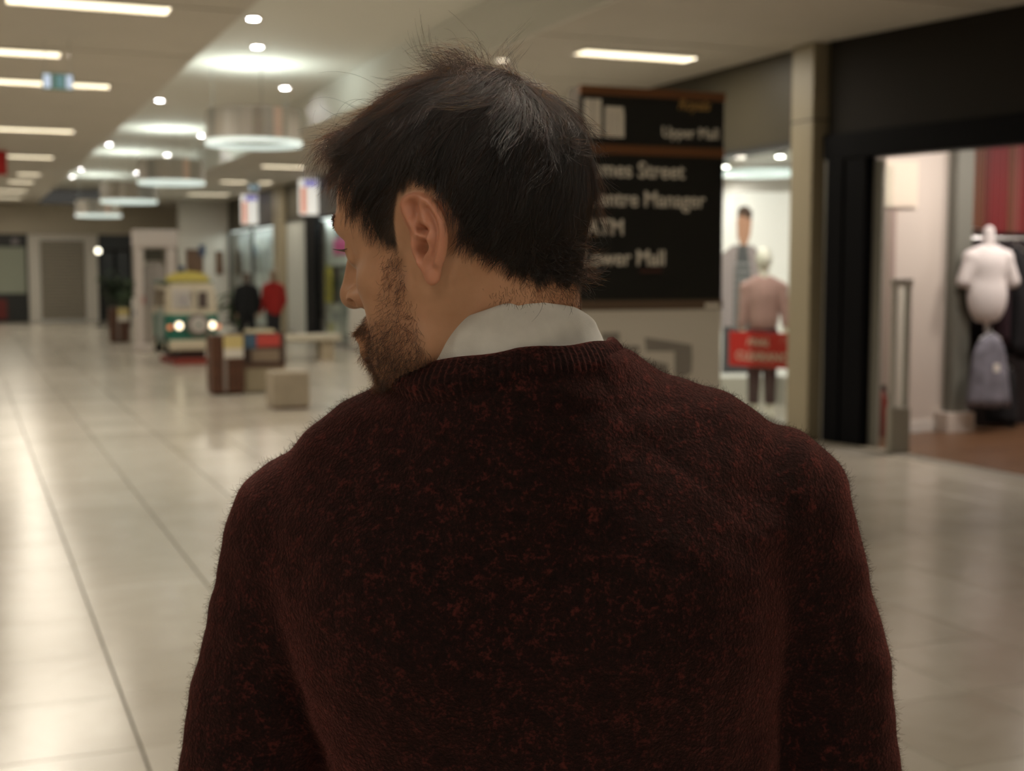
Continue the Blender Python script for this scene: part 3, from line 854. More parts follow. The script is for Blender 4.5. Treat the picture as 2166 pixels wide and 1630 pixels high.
# logo: a tall U and a lower m, drawn as solid strokes with thin slits
LG = empty('logo', (0, 0, 0), parent=tt_)
def bar(x0, x1, z0, z1): return (x0 - 3.415, x1 - 3.415, -.003, .002, z0, z1)
u_ = MB()
for a in ((3.004, 3.051, 2.325, 2.492), (3.0565, 3.104, 2.325, 2.492), (3.004, 3.104, 2.30, 2.327)): u_.box(*bar(*a))
u_.build('logo_letter', M_SLET, tt_)
m_ = MB()
for a in ((3.126, 3.159, 2.300, 2.43), (3.163, 3.198, 2.300, 2.43), (3.202, 3.238, 2.300, 2.43), (3.126, 3.233, 2.428, 2.458)): m_.box(*bar(*a))
m_.build('logo_letter', M_SLET, tt_)
bpy.data.objects.remove(LG)
RX = (math.pi / 2, 0, 0)
def st(body, size, x, z, m=M_SLET, align='LEFT', sx=1.0, shear=0):
    return text('lettering', body, size, m, tt_, (x - 3.415, -.001, z), RX, align, .0012, sx, shear)
st('Upper Mall', .082, 3.815, 2.312, align='RIGHT', sx=.95)
st('Royals', .082, 3.755, 2.462, mat('gold_letter', (.42, .25, .08), .45), 'RIGHT', .92, .3)
st('James Street', .118, 3.605, 2.094, align='RIGHT', sx=.97)
st('Centre Manager', .118, 3.735, 1.942, align='RIGHT', sx=.93)
st('ATM', .118, 3.025, 1.790, sx=.90)
st('Lower Mall', .118, 3.495, 1.630, align='RIGHT', sx=.93)
MB().box(-.075, .06, -.002, 0, 1.594, 1.606).build('red_line', mat('sign_red_line', (.10, .03, .022), .5), tt_)

# ------------------------------------------------------------------ near shop with the black entrance
ANG = math.radians(11)
A0 = Vector((7.42, 10.43, 0))
front = empty('shop_entrance', A0, ANG - math.pi / 2 + 0, 'black framed clothes shop entrance with dark fascia at the right edge', 'shopfront')
# local x runs along the front towards the camera, local y points into the shop
front.rotation_euler = (0, 0, -math.pi / 2 + ANG)
FL = 6.0
M_FDARK = mat('charcoal_fascia', (.020, .017, .0135), .7, spec=.2)
MB().box(0.07, FL, .02, .25, 2.85, ZC - .004).build('fascia', M_FDARK, front)
MB().box(.05, FL, -.03, .22, 2.62, 2.85, .01).build('header', M_BLACK, front)
MB().box(.10, .30, -.03, .10, 0, 2.62, .006).build('door_post', M_BLACK, front)
MB().box(.32, .56, -.02, .12, 0, 2.62, .006).build('door_post', M_BLACK, front)
MB().box(.30, .32, .0, .06, 0, 2.62).build('post_gap', M_MULL, front)
MB().box(.055, .10, .0, .2, 0, 2.85).build('steel_jamb', M_STEEL, front)
MB().box(.58, .60, .10, .30, .02, 2.55).build('glass_side_panel', M_GLASS, front)
MB().box(.57, .68, .08, .11, .0, 2.6).build('glass_edge', mat('glass_edge', (.25, .24, .21), .3), front)
MB().box(.055, FL, -.06, .22, -.008, .006).build('threshold', mat('threshold_stone', (.22, .19, .14), .5), front)
M_WOOD = mat('brown_boards', (.13, .065, .032), .35, var=.25, vscale=3)
sf = tag(MB().box(7.45, 12, 4.5, 10.5, -.011, .0045).build('floor', M_GROUT), kind='structure')
bd0 = None
for i in range(26):
    for j in range(3):
        x = 7.62 + i * .16; y = 8.5 - j * 2.0 + (i % 2) * .7
        if bd0 is None: bd0 = MB().box(0, .156, 0, 1.99, .0045, .010).build('plank', M_WOOD, sf); bd0.location = (x, y, 0)
        else: same_mesh('plank', bd0, (x, y, 0), parent=sf)
M_SHOPW = mat('shop_side_wall', (.62, .55, .49), .55)
ws = tag(MB().box(7.62, 9.02, 10.55, 10.77, 0, 3.3).build('wall_shop_side', M_SHOPW), kind='structure')
MB().box(8.10, 8.62, 10.52, 10.55, 2.22, 2.66).build('wall_panel', mat('cream_panel', (.78, .68, .56), .5), ws)
MB().box(8.12, 8.38, 10.53, 10.55, .1, 2.20).build('wall_panel', mat('taupe_panel', (.36, .27, .235), .6), ws)
MB().box(7.7, 9.0, 10.53, 10.55, 0, .12).build('skirting', M_WHITE, ws)
tag(MB().box(9.02, 9.22, 10.42, 10.80, .2, 3.3).build('pillar', mat('grey_green_pillar', (.16, .16, .135), .5)), kind='structure')
MB().box(8.92, 9.26, 10.36, 10.80, 0, .2).build('wall_plinth', M_SHOPW, ws)
# back display wall with red vertical battens
bk = tag(MB().box(9.22, 12, 10.82, 10.9, 0, 3.3).build('wall_shop_back', mat('near_black_wall', (.016, .011, .013), .7)), kind='structure')
M_REDB = [mat('red_batten_%d' % i, c, .5) for i, c in enumerate(((.17, .016, .018), (.12, .018, .014), (.20, .055, .045), (.13, .045, .022)))]
b_first = {}
rr = random.Random(4)
for i in range(30):
    mm = rr.choice(M_REDB)
    x = 9.30 + i * .078
    if mm.name not in b_first: o = MB().box(0, .066, -.03, 0, 2.00, 3.1).build('batten', mm, bk); b_first[mm.name] = o
    else: o = same_mesh('batten', b_first[mm.name], parent=bk)
    o.location = (x, 10.82, 0)
tag(MB().box(11.9, 12, 4.5, 10.9, 0, 3.3).build('wall_shop_right', M_SHOPW), kind='structure')
tag(MB().box(7.9, 12, 4.4, 4.5, 0, 3.3).build('wall_shop_near', M_SHOPW), kind='structure')
tag(MB().prism([(8.98, 4.5), (12, 4.5), (12, 10.9), (7.74, 10.9)], 3.3, 3.4).build('ceiling', M_WHITE), kind='structure')
for k, (x, y) in enumerate(((8.4, 9.5), (9.6, 9.3), (9.5, 7.6), (10.8, 9.4))):
    t = empty('shop_ceiling_lamp', (x, y, 3.3), 0, 'square ceiling lamp inside the clothes shop, %s from the column' % ordl[k], 'ceiling light')
    MB().box(-.16, .16, -.16, .16, -.03, 0).build('housing', M_STEEL, t)
    MB().box(-.14, .14, -.14, .14, -.036, -.03).build('lens', lamp_mat('shop_lamp', (1, .90, .82), 4), t)
    area_lamp(t, (0, 0, -.04), (0, 0, 0), .28, .28, 24, (1, .90, .82))
# clothes rail, hanging garments, torso form
rail = empty('clothes_rail', (9.9, 10.55, 0), 0, 'steel clothes rail before the red battens', 'clothes rail')
MB().tube([(-.75, 0, 1.93), (1.4, 0, 1.93)], .014, 8).build('rail_bar', M_STEEL, rail)
MB().tube([(-.6, 0, 1.93), (-.6, .27, 1.93)], .012, 8).tube([(1.2, 0, 1.93), (1.2, .27, 1.93)], .012, 8).build('brackets', M_STEEL, rail)
M_TEE = mat('white_cotton', (.66, .61, .60), .85, bump=.2, bscale=80)
tf = empty('torso_form', (9.30, 10.28, 0), math.radians(-12), 'white t-shirt on a headless torso form in the clothes shop', 'torso form')
sculpt('torso', [('e', (0, 0, 1.62), (.16, .10, .22)), ('c', (0, 0, 1.78), (0, 0, 1.99), .055, .052, .03), ('c', (0, 0, 1.2), (0, 0, 1.02), .02, .02, .02), ('e', (0, 0, 1.3), (.15, .1, .2), .05)], (-.24, -.16, .98), (.24, .16, 2.06), .012, M_TEE, tf)
MB().tube([(0, 0, 1.98), (0, .3, 2.02), (0, .52, 2.02)], .012, 6).build('wall_arm', M_STEEL, tf)
sculpt('t_shirt', [('e', (0, 0, 1.66), (.19, .125, .20)), ('e', (0, 0, 1.36), (.205, .13, .30), .06), ('c', (.07, 0, 1.80), (.19, 0, 1.74), .055, .07, .04), ('c', (-.07, 0, 1.80), (-.19, 0, 1.74), .055, .07, .04),
                   ('c', (.18, 0, 1.72), (.27, 0, 1.50), .075, .07, .03), ('c', (-.18, 0, 1.72), (-.25, 0, 1.50), .075, .07, .03)], (-.38, -.2, 1.08), (.38, .2, 1.92), .013, M_TEE, tf, 1.10)
def garment(x, y, ztop, zbot, w0, w1, m, label, group=None, rz=0, folds=6, arm=False):
    t = empty('hanging_garment', (x, y, 0), rz, label, 'garment', group)
    rings = []
    for k in range(9):
        s = k / 8
        z = ztop + (zbot - ztop) * s
        w = (w0 * .35 + (w0 * .65) * min(1, s * 6)) + (w1 - w0) * s
        ring = []
        for i in range(28):
            a = 2 * math.pi * i / 28
            f = 1 + .10 * s * math.sin(folds * a + 2 * s)
            ring.append((w / 2 * math.cos(a) * f, (.05 + .05 * s) * math.sin(a) * f, z + .012 * math.sin(5 * a) * (k == 8)))
        rings.append(ring)
    MB().rings(rings).build('cloth', m, t, smooth=True)
    MB().tube([(-w0 * .4, 0, ztop - .05), (0, 0, ztop + .03), (w0 * .4, 0, ztop - .05)], .008, 6).tube([(0, 0, ztop + .03), (0, 0, ztop + .10)], .004, 6).build('hanger', M_STEEL, t)
    return t
M_BLUEG = mat('grey_blue_cloth', (.17, .165, .20), .85, var=.35, vscale=9)
d1 = garment(9.30, 10.22, .98, .27, .30, .46, M_BLUEG, 'grey blue gathered garment hanging under the white t-shirt', rz=math.radians(-12), folds=9)
MB().box(-.02, .04, -.12, -.115, .62, .70).build('price_tag', M_WHITE, d1)
M_CHAR = mat('black_cloth', (.012, .011, .013), .9)
M_PLUM = mat('plum_cloth', (.03, .012, .018), .9)
for k, (x, zt, zb, mm, lb) in enumerate(((9.66, 1.84, .85, M_PLUM, 'dark plum garment hanging beside the white t-shirt'), (9.90, 1.84, .75, M_CHAR, 'black garment on the rail next to the plum one'), (10.14, 1.84, .70, M_CHAR, 'black garment on the rail at the edge of the frame'),
                                         (9.78, .66, .05, M_CHAR, 'black garment hanging low beside the grey blue one'))):
    garment(x, 10.56, zt, zb, .30, .36, mm, lb, rz=math.radians(-82))
# security gate
sg = empty('security_gate', (7.57, 9.42, .006), math.radians(-10), 'grey anti theft gate standing in the shop entrance', 'security gate')
M_GATE = mat('gate_grey', (.34, .32, .28), .45)
MB().box(-.085, -.045, -.03, .03, 0, 1.48, .008).build('side_post', M_GATE, sg)
MB().box(.045, .085, -.03, .03, 0, 1.48, .008).build('side_post', M_GATE, sg)
MB().box(-.10, .10, -.035, .035, 1.46, 1.53, .012).build('top_cap', mat('gate_cap', (.36, .33, .29), .45), sg)
MB().box(-.045, .045, -.008, .008, .40, 1.46).build('clear_panel', M_GLASS, sg)
MB().box(-.095, .095, -.05, .05, 0, .40, .012).build('base', mat('gate_base', (.24, .22, .18), .5), sg)
fx = empty('fire_extinguisher', (8.12, 10.36, 0.005), 0, 'small red extinguisher on the floor behind the security gate', 'extinguisher')
MB().lathe([(.05, 0), (.055, .02), (.055, .36), (.03, .43), (.02, .45)], n=18).build('cylinder_body', mat('extinguisher_red', (.22, .02, .015), .4), fx, smooth=True)
MB().box(-.02, .05, -.012, .012, .45, .50).build('valve', M_BLACK, fx)
MB().tube([(.03, 0, .47), (.08, 0, .40), (.075, 0, .2)], .010, 6).build('hose', M_BLACK, fx)

# ------------------------------------------------------------------ furniture on the mall floor
M_SLATW = mat('dark_walnut', (.085, .034, .018), .45, var=.35, vscale=14)
M_YEL = mat('cream_yellow_card', (.50, .40, .17), .6)
M_CARDW = mat('white_card', (.56, .52, .46), .6)
def planter(x, y, label, card=True):
    t = empty('wooden_planter', (x, y, 0), 0, label, 'planter', 'slatted wooden planters')
    MB().box(-.185, .185, -.185, .185, .02, .72).build('liner', M_BLACK, t)
    MB().box(-.18, .18, -.18, .18, 0, .03).build('base', M_BLACK, t)
    s0 = MB().box(-.028, .028, -.206, -.186, .03, .76, .004).build('slat', M_SLATW, t); s0.location = (-.17, 0, 0)
    for k in range(1, 6): same_mesh('slat', s0, (-.17 + k * .068, 0, 0), parent=t)
    for k in range(6):
        same_mesh('slat', s0, (0, -.17 + k * .068, 0), (0, 0, -math.pi / 2), t)
        same_mesh('slat', s0, (0, -.17 + k * .068, 0), (0, 0, math.pi / 2), t)
    MB().box(-.21, .21, -.21, .21, .755, .775, .004).build('rim', M_SLATW, t)
    if card:
        MB().box(-.05, .20, -.214, -.207, .60, .77).build('yellow_card', M_YEL, t)
        MB().box(-.05, .20, -.214, -.207, .48, .60).build('white_card', M_CARDW, t)
        MB().box(-.06, -.01, -.213, -.207, .05, .48).build('steel_strip', mat('dull_strip', (.19, .15, .13), .5), t)
    return t
planter(3.125, 17.42, 'dark slatted wooden planter with yellow card, in front of the toy van')
planter(3.20, 31.0, 'dark slatted wooden planter with yellow card, far behind by the white booth')
bk2 = empty('leaflet_stand', (3.60, 30.9, 0), 0, 'small white leaflet stand beside the far wooden planter', 'leaflet stand')
MB().box(-.14, .14, -.05, .05, 0, .55, .01).build('base', M_CARDW, bk2)
MB().box(-.12, .12, -.07, .02, .55, 1.0, .01).build('leaflet_pocket', M_WHITE, bk2)
MB().box(-.09, .09, -.075, -.07, .60, .72).build('blue_leaflet', mat('leaflet_blue', (.10, .14, .22), .5), bk2)
M_BEN = mat('beige_stone', (.36, .30, .215), .6, var=.08, vscale=5)
bx = empty('low_bench', (3.62, 17.5, 0), 0, 'low beige seat base between the planter and the stone block', 'bench')
MB().box(-.27, .27, -.2, .2, .02, .34, .015).build('base', mat('brown_stone', (.25, .205, .135), .6, var=.1, vscale=4), bx)
MB().box(-.28, .28, -.21, .21, .34, .37, .01).build('seat_slab', M_SLATW, bx)
ad = empty('advert_panel', (3.62, 17.36, .37), 0, 'dark framed magazine display with blue and red covers above the seat', 'advert panel')
MB().box(-.29, .29, -.02, .02, 0, .42, .006).build('frame', mat('panel_dark_brown', (.05, .028, .02), .5), ad)
MB().box(-.27, -.10, -.026, -.02, .22, .40).build('blue_cover', mat('cover_blue', (.05, .10, .16), .5), ad)
MB().box(-.09, .22, -.028, -.02, .24, .40).build('red_cover', mat('cover_red', (.42, .05, .04), .5), ad)
MB().box(-.16, .21, -.026, -.02, .04, .20).build('beige_cover', mat('cover_beige', (.20, .145, .10), .6), ad)
sbk = empty('stone_block', (3.48, 15.35, 0), 0, 'square pale stone block seat nearest the camera', 'bench')
MB().box(-.215, .215, -.21, .21, .02, .43, .02).build('block', mat('taupe_stone', (.30, .25, .185), .6, var=.08, vscale=5), sbk)
MB().box(-.20, .20, -.195, .195, 0, .03).build('base', M_SLATW, sbk)
b3 = empty('stone_bench', (5.35, 23.6, 0), 0, 'long pale stone bench behind the magazine display', 'bench')
MB().box(-.95, .95, -.25, .25, .34, .46, .02).build('seat_slab', mat('pale_stone', (.46, .42, .33), .5), b3)
for x in (-.7, .7): MB().box(x - .12, x + .12, -.2, .2, 0, .34).build('leg', M_BEN, b3)
cs = MB().box(-.26, .26, -.16, .16, 0, .10, .03).build('folded_cloth', mat('cream_cloth', (.50, .44, .30), .8)); cs.location = (4.85, 23.6, .46)
tag(cs, 'folded cream cloth lying on the pale stone bench', 'cloth')

# white booth
bo = empty('white_booth', (3.56, 27.4, 0), 0, 'tall white frame booth with dark screen behind the toy van', 'booth')
M_BOO = mat('booth_white', (.56, .50, .47), .5)
MB().box(-.44, .44, -.12, .12, 2.06, 2.42, .03).build('header', M_BOO, bo)
MB().box(-.40, -.25, -.10, .10, .12, 2.06, .01).build('post', M_BOO, bo)
MB().box(.22, .40, -.10, .10, .12, 2.06, .01).build('post', M_BOO, bo)
MB().box(-.46, -.12, -.16, .16, 0, .14, .02).build('foot', M_BOO, bo)
MB().box(.12, .46, -.16, .16, 0, .14, .02).build('foot', M_BOO, bo)
MB().box(-.20, .16, .02, .06, 1.80, 2.04).build('screen', mat('booth_screen', (.06, .055, .04), .3), bo)
MB().prism([(-.25, .9), (.22, .9), (.22, 1.58), (.15, 1.74), (0, 1.80), (-.17, 1.74), (-.25, 1.58)], .03, .07, 'y').build('back_panel', mat('booth_grey', (.33, .30, .28), .6), bo)
MB().box(-.23, .20, .04, .10, .14, .9).build('lower_panel', mat('booth_low', (.40, .36, .32), .6), bo)
MB().box(-.27, -.24, -.115, -.10, 0.95, 1.1).build('red_button_strip', mat('booth_red', (.4, .08, .06), .5), bo)

# toy camper van ride
van = empty('camper_van_ride', (3.64, 23.2, 0), math.radians(4), 'coin operated toy camper van in cream and green with lit headlights', 'kiddie ride')
M_VG, M_VC = mat('van_green', (.015, .13, .095), .3), mat('van_cream', (.52, .46, .35), .35)
def vring(z, wx, y0, y1, r=.12):
    pts = []
    for cx, cy, a0 in ((wx - r, y1 - r, 0), (-wx + r, y1 - r, 90), (-wx + r, y0 + r, 180), (wx - r, y0 + r, 270)):
        for k in range(5):
            a = math.radians(a0 + k * 22.5); pts.append((cx + r * math.cos(a), cy + r * math.sin(a), z))
    return pts
MB().rings([vring(.30, .40, .04, 1.25), vring(.36, .44, 0, 1.30), vring(.80, .45, 0, 1.32), vring(.86, .44, .01, 1.31)]).build('lower_body', M_VG, van, smooth=False)
MB().rings([vring(.86, .44, .01, 1.31), vring(1.15, .43, .05, 1.30), vring(1.36, .40, .10, 1.27), vring(1.43, .33, .17, 1.20)]).build('upper_body', M_VC, van, smooth=False)
MB().box(-.36, -.03, -.005, .06, 0.95, 1.30, .02).build('windscreen', mat('van_notice', (.46, .43, .40), .5), van)
MB().box(.03, .34, -.005, .06, .95, 1.30, .02).build('windscreen', mat('van_notice2', (.48, .44, .36), .5), van)
MB().box(.08, .24, -.01, .0, .97, 1.24).build('notice', mat('van_dark_notice', (.07, .05, .045), .5), van)
MB().box(-.27, -.07, -.01, .0, 1.0, 1.2).build('notice', mat('van_grey_notice', (.35, .33, .33), .5), van)
def disc(r0, r1, y, th, n=24): return [[(r * math.cos(2 * math.pi * i / n), yy, r * math.sin(2 * math.pi * i / n)) for i in range(n)] for r, yy in ((r0, y), (r0, y - th), (r1, y - th - .01))]
def vdisc(name, x, z, r, m, y=0.0, th=.04):
    o = MB().rings(disc(r, r * .8, y, th)).build(name, m, van, smooth=False); o.location = (x, 0, z); return o
em = vdisc('spare_wheel', .06, .68, .20, mat('van_tyre', (.16, .14, .12), .5), th=.08)
e2 = MB().rings(disc(.135, .11, -.09, .015)).build('hub_cap', mat('hub_grey', (.45, .42, .40), .4), em)
e3 = MB().rings(disc(.03, .02, -.115, .01)).build('hub_badge', M_VG, em)
LAMP_HEAD = lamp_mat('headlamp', (1, .80, .52), 2.6)
for x in (-.26, .31):
    hl = vdisc('headlamp_rim', x, .665, .075, M_STEEL, th=.03)
    MB().rings(disc(.058, .045, -.035, .012)).build('headlamp_lens', LAMP_HEAD, hl)
for x in (-.41, .42): vdisc('indicator', x, .64, .04, lit('indicator_orange', (.9, .28, .12), .6), th=.02)
MB().box(-.44, .44, -.10, .02, .24, .42, .03).build('bumper', M_VC, van)
for x in (-.40, .40):
    for y in (.28, 1.02):
        w_ = MB().rings([[(xx, .15 * math.cos(2 * math.pi * i / 20), .15 * math.sin(2 * math.pi * i / 20)) for i in range(20)] for xx in (-.05, .05)]).build('wheel', M_BLACK, van); w_.location = (x, y, .32)
        h_ = MB().rings([[(xx, .07 * math.cos(2 * math.pi * i / 16), .07 * math.sin(2 * math.pi * i / 16)) for i in range(16)] for xx in (-.06, .06)]).build('hub_cap', M_VC, w_)
MB().prism([(-.42, 1.42), (.30, 1.42), (.30, 1.50), (.16, 1.57), (-.04, 1.60), (-.26, 1.57), (-.42, 1.50)], .10, .20, 'y').build('roof_sign', mat('roof_sign_yellow', (.50, .42, .10), .5), van)
MB().box(-.46, .38, .14, 1.25, 1.40, 1.43, .01).build('roof_gutter', M_VG, van)
for y0, y1 in ((.30, .62), (.70, 1.12)):
    MB().box(-.437, -.42, y0, y1, .97, 1.28, .006).build('side_window', mat('van_side_window', (.13, .10, .07), .3), van)
MB().box(-.47, -.44, .35, .75, .40, .95, .008).build('side_door', mat('door_pink_teal', (.22, .26, .24), .5, var=.5, vscale=5), van)
MB().box(-.36, .30, -.16, 1.15, 0, .10, .02).build('base_step', mat('base_red', (.22, .028, .018), .5), van)
MB().box(-.24, .20, .06, 1.05, .10, .30).build('motor_box', mat('motor_dark', (.05, .02, .015), .5), van)

# ------------------------------------------------------------------ two shoppers
M_SK2 = mat('shopper_skin', (.42, .25, .17), .6)
def shopper(x, y, rz, coat, trouser, hairc, h, label, hood=False):
    t = empty('person', (x, y, 0), rz, label, 'person')
    k = h / 1.70
    s = lambda *p: tuple(v * k for v in p)
    M_C = mat('coat_' + label.split()[2], coat, .85); M_T = mat('trouser_' + label.split()[2], trouser, .85); M_H = mat('hair_' + label.split()[2], hairc, .7)
    sculpt('body', [('e', s(0, -.01, 1.57), s(.075, .09, .115)), ('c', s(0, .01, 1.48), s(0, .02, 1.36), .05 * k, .055 * k, .02), ('e', s(0, -.095, 1.56), s(.014, .02, .018), .01), ('e', s(.076, 0, 1.56), s(.012, .02, .03), .005), ('e', s(-.076, 0, 1.56), s(.012, .02, .03), .005)], s(-.14, -.16, 1.28), s(.14, .14, 1.74), .012, M_SK2, t)
    sculpt('hair', [('e', s(0, .02, 1.61), s(.084, .092, .10)), ('e', s(0, .06, 1.53), s(.075, .05, .10), .03)], s(-.14, -.16, 1.36), s(.14, .18, 1.76), .012, M_H, t)
    sculpt('coat', [('e', s(0, .0, 1.22), s(.20, .125, .22)), ('e', s(0, 0, .95), s(.19, .14, .26), .08), ('c', s(.05, 0, 1.40), s(.18, 0, 1.34), .06 * k, .065 * k, .04), ('c', s(-.05, 0, 1.40), s(-.18, 0, 1.34), .06 * k, .065 * k, .04),
                    ('c', s(.2, 0, 1.32), s(.245, .01, 1.06), .062 * k, .055 * k, .02), ('c', s(.245, .01, 1.06), s(.22, -.12, .86), .055 * k, .045 * k, .02), ('c', s(-.2, 0, 1.32), s(-.245, .01, 1.06), .062 * k, .055 * k, .02), ('c', s(-.245, .01, 1.06), s(-.22, -.12, .86), .055 * k, .045 * k, .02),
                    ('e', s(0, .05, 1.40), s(.10, .07, .06), .04)], s(-.34, -.22, .68), s(.34, .22, 1.52), .014, M_C, t, .76 * k)
    sculpt('trousers', [('c', s(.085, 0, .86), s(.09, .01, .48), .09 * k, .07 * k, .03), ('c', s(.09, .01, .48), s(.095, .02, .08), .07 * k, .055 * k, .03), ('c', s(-.085, 0, .86), s(-.09, -.03, .48), .09 * k, .07 * k, .03), ('c', s(-.09, -.03, .48), s(-.095, .0, .08), .07 * k, .055 * k, .03)], s(-.22, -.16, .03), s(.22, .16, .98), .014, M_T, t, .06)
    for sx, yy in ((.095, 0), (-.095, -.02)):
        sculpt('shoe', [('e', s(sx, yy - .05, .045), s(.045, .12, .045)), ('c', s(sx, yy + .02, .04), s(sx, yy + .02, .09), .04, .038, .02)], s(sx - .08, yy - .2, -.005), s(sx + .08, yy + .12, .14), .012, M_BLACK, t, 0.0)
    for sx in (.215, -.215): sculpt('hand', [('e', s(sx, -.15, .80), s(.025, .04, .05)), ('c', s(sx, -.16, .77), s(sx, -.17, .71), .018, .012, .01), ('c', s(sx * .93, -.17, .80), s(sx * .9, -.18, .75), .012, .01, .01)], s(sx - .07, -.24, .66), s(sx + .07, -.06, .88), .009, M_SK2, t)
    return t
shopper(5.13, 26.1, math.radians(170), (.005, .006, .008), (.005, .005, .007), (.10, .075, .06), 1.58, 'shopper in black coat standing close beside the one in red')
shopper(5.68, 26.2, math.radians(195), (.30, .014, .012), (.02, .02, .025), (.25, .19, .14), 1.62, 'shopper in red coat seen from behind, by the far window')

# ------------------------------------------------------------------ the man in the maroon sweater
DIST = 0.95
person = empty('person', (math.sin(YAW) * DIST, math.cos(YAW) * DIST, 0), -YAW,
               'bearded dark-haired man in maroon wool sweater seen from behind, head turned to the left', 'person')
rng = np.random.default_rng(7)

# head frame: x face forward, y to his left ear, z up the skull (millimetres), set into the person's frame (metres)
PSI, ALPHA, ROLL = math.radians(31), math.radians(13), math.radians(0)
f0 = np.array([-math.cos(PSI), math.sin(PSI), 0.0])
HX = f0 * math.cos(ALPHA) - np.array([0, 0, 1]) * math.sin(ALPHA)
HY = np.array([-math.sin(PSI), -math.cos(PSI), 0.0])
HZ = np.cross(HX, HY)
HY, HZ = HY * math.cos(ROLL) + HZ * math.sin(ROLL), HZ * math.cos(ROLL) - HY * math.sin(ROLL)
HM = np.stack([HX, HY, HZ], 1)
EAR_AT = {1: np.array([-10.0, 73.5, 0.0]), -1: np.array([-10.0, -73.5, 0.0])}
HC = np.array([-0.0563, 0.866 - DIST, 1.6155]) - HM @ (EAR_AT[1] * 0.001)
def h2p(v): return (np.asarray(v, float) * 0.001) @ HM.T + HC
def p2h(v): return ((np.asarray(v, float) - HC) @ HM) * 1000

H = Field((-125, -92, -185), (135, 96, 150), 1.25)
H.ell((3, 0, 40), (86, 74, 78))                                    # cranium
H.ell((-26, 0, 46), (62, 74, 69), 12)
H.ell((38, 0, 44), (55, 58, 62), 14)                               # forehead
H.ell((32, 0, -12), (53, 51, 70), 18)                              # face block
for s in (1, -1):
    H.cone((16, s * 49, -24), (27, s * 47, -58), 14, 12, 16)        # ramus of the jaw
    H.cone((27, s * 47, -58), (73, s * 15, -84), 12, 14, 16)       # body of the jaw
    H.ell((46, s * 44, -8), (23, 16, 16), 16)                      # cheekbone
    H.ell((42, s * 41, -40), (25, 14, 26), 20)                     # cheek
    H.cone((90, s * 9, 40), (75, s * 41, 37), 9, 8, 10)            # brow ridge
H.ell((78, 0, -48), (25, 28, 34), 14)                              # muzzle
for s in (1, -1): H.ell((60, s * 27, -60), (20, 15, 20), 16)
H.ell((79, 0, -86), (17, 20, 15), 12)                              # chin
for s in (1, -1):
    H.ell((102, s * 33, 20), (22, 17, 11), 8, 'cut')               # eye sockets
    H.ell((72, s * 31, 19), (12.5, 13, 12.5), 2)                     # eyes under their lids
    H.cone((84, s * 22, 24), (73, s * 42, 22), 3.4, 2.8, 4)        # upper lids
    H.cone((84, s * 22, 10), (75, s * 41, 12), 2.6, 2.4, 5)        # lower lids
H.cone((82, 0, 26), (90, 0, -10), 11, 15, 8)                      # root of the nose
H.cone((94, 0, 30), (110, 0, -3), 8, 9, 7)                     # nose bridge
H.ell((110.5, 0, -8), (10, 8.5, 8.5), 7)
for s in (1, -1):
    H.ell((98, s * 12.0, -11), (10, 6.8, 8.0), 5)                 # wings of the nose
    H.ell((103, s * 11, -26), (11, 11, 8.5), 2.0, 'cut')
    H.ell((103, s * 16.5, -14.5), (5.0, 6.0, 4.0), 0.8, 'cut')      # nostrils
H.cone((97, -16, -40), (97, 16, -40), 6, 6, 6)                     # lips
H.cone((95, -15, -52), (95, 15, -52), 6.5, 6.5, 6)
H.op(lambda x, y, z: d_cone(x, y, z, (105, -24, -46.5), (105, 24, -46.5), 3.2, 3.2), 3, ([90, -35, -60], [120, 35, -34]), 'cut')
H.push((60, 58, 26), (26, 14, 26), -4)                             # temple
H.push((60, -58, 26), (26, 14, 26), -4)
# neck and throat, given in the person's frame
def P(*q): return tuple(p2h(np.array(q) - np.array([0, DIST, 0])))
H.cone(P(-0.003, 0.938, 1.60), P(-0.001, 0.960, 1.52), 50, 52, 16)
H.cone(P(-0.001, 0.960, 1.52), P(0.003, 0.98, 1.44), 52, 60, 10)
H.cone((30, 0, -60), P(-0.010, 0.985, 1.50), 34, 36, 20)            # throat
H.cone((-6, 52, -12), P(-0.026, 0.965, 1.48), 15, 13, 14)          # left neck muscle
H.cone((-6, -52, -12), P(0.03, 1.02, 1.48), 15, 15, 14)

# the left ear, in its own plane: u towards the back of the head, v up, w outwards (millimetres)
def ear_frame(side):
    fl = math.radians(7) * side
    if side > 0:
        U = np.array([math.cos(PSI + fl), -math.sin(PSI + fl), 0.0])
        Wn = np.array([-math.sin(PSI + fl), -math.cos(PSI + fl), 0.0])
    else:
        U = np.array([math.cos(PSI + fl), -math.sin(PSI + fl), 0.0])
        Wn = np.array([math.sin(PSI + fl), math.cos(PSI + fl), 0.0])
    Vv = np.array([0, 0, 1.0])
    return HM.T @ U, HM.T @ Vv, HM.T @ Wn
US = 1.28
def ez(pts): return [((x - 430) / 23.0 * US, (940 - y) / 23.0) for x, y in pts]
E_OUT = ez([(330, 1210), (250, 1120), (215, 1000), (200, 860), (170, 700), (120, 560), (85, 420), (75, 310), (110, 215), (190, 150), (300, 118), (420, 135), (530, 195), (640, 300),
            (720, 420), (780, 560), (808, 700), (808, 850), (790, 1000), (765, 1120), (715, 1240), (690, 1330), (675, 1430), (625, 1500), (550, 1522), (475, 1490), (410, 1400), (365, 1300)])
E_HEL = ez([(560, 830), (450, 800), (350, 735), (270, 620), (200, 490), (150, 390), (130, 300), (170, 220), (240, 180), (340, 172), (440, 205), (545, 275), (630, 365), (700, 470), (742, 580), (756, 700),
            (752, 830), (735, 960), (708, 1080), (680, 1180)])
E_ANT = ez([(350, 1190), (400, 1110), (480, 1040), (570, 985), (610, 890), (605, 770), (575, 660), (520, 570), (460, 480), (430, 390), (420, 320)])
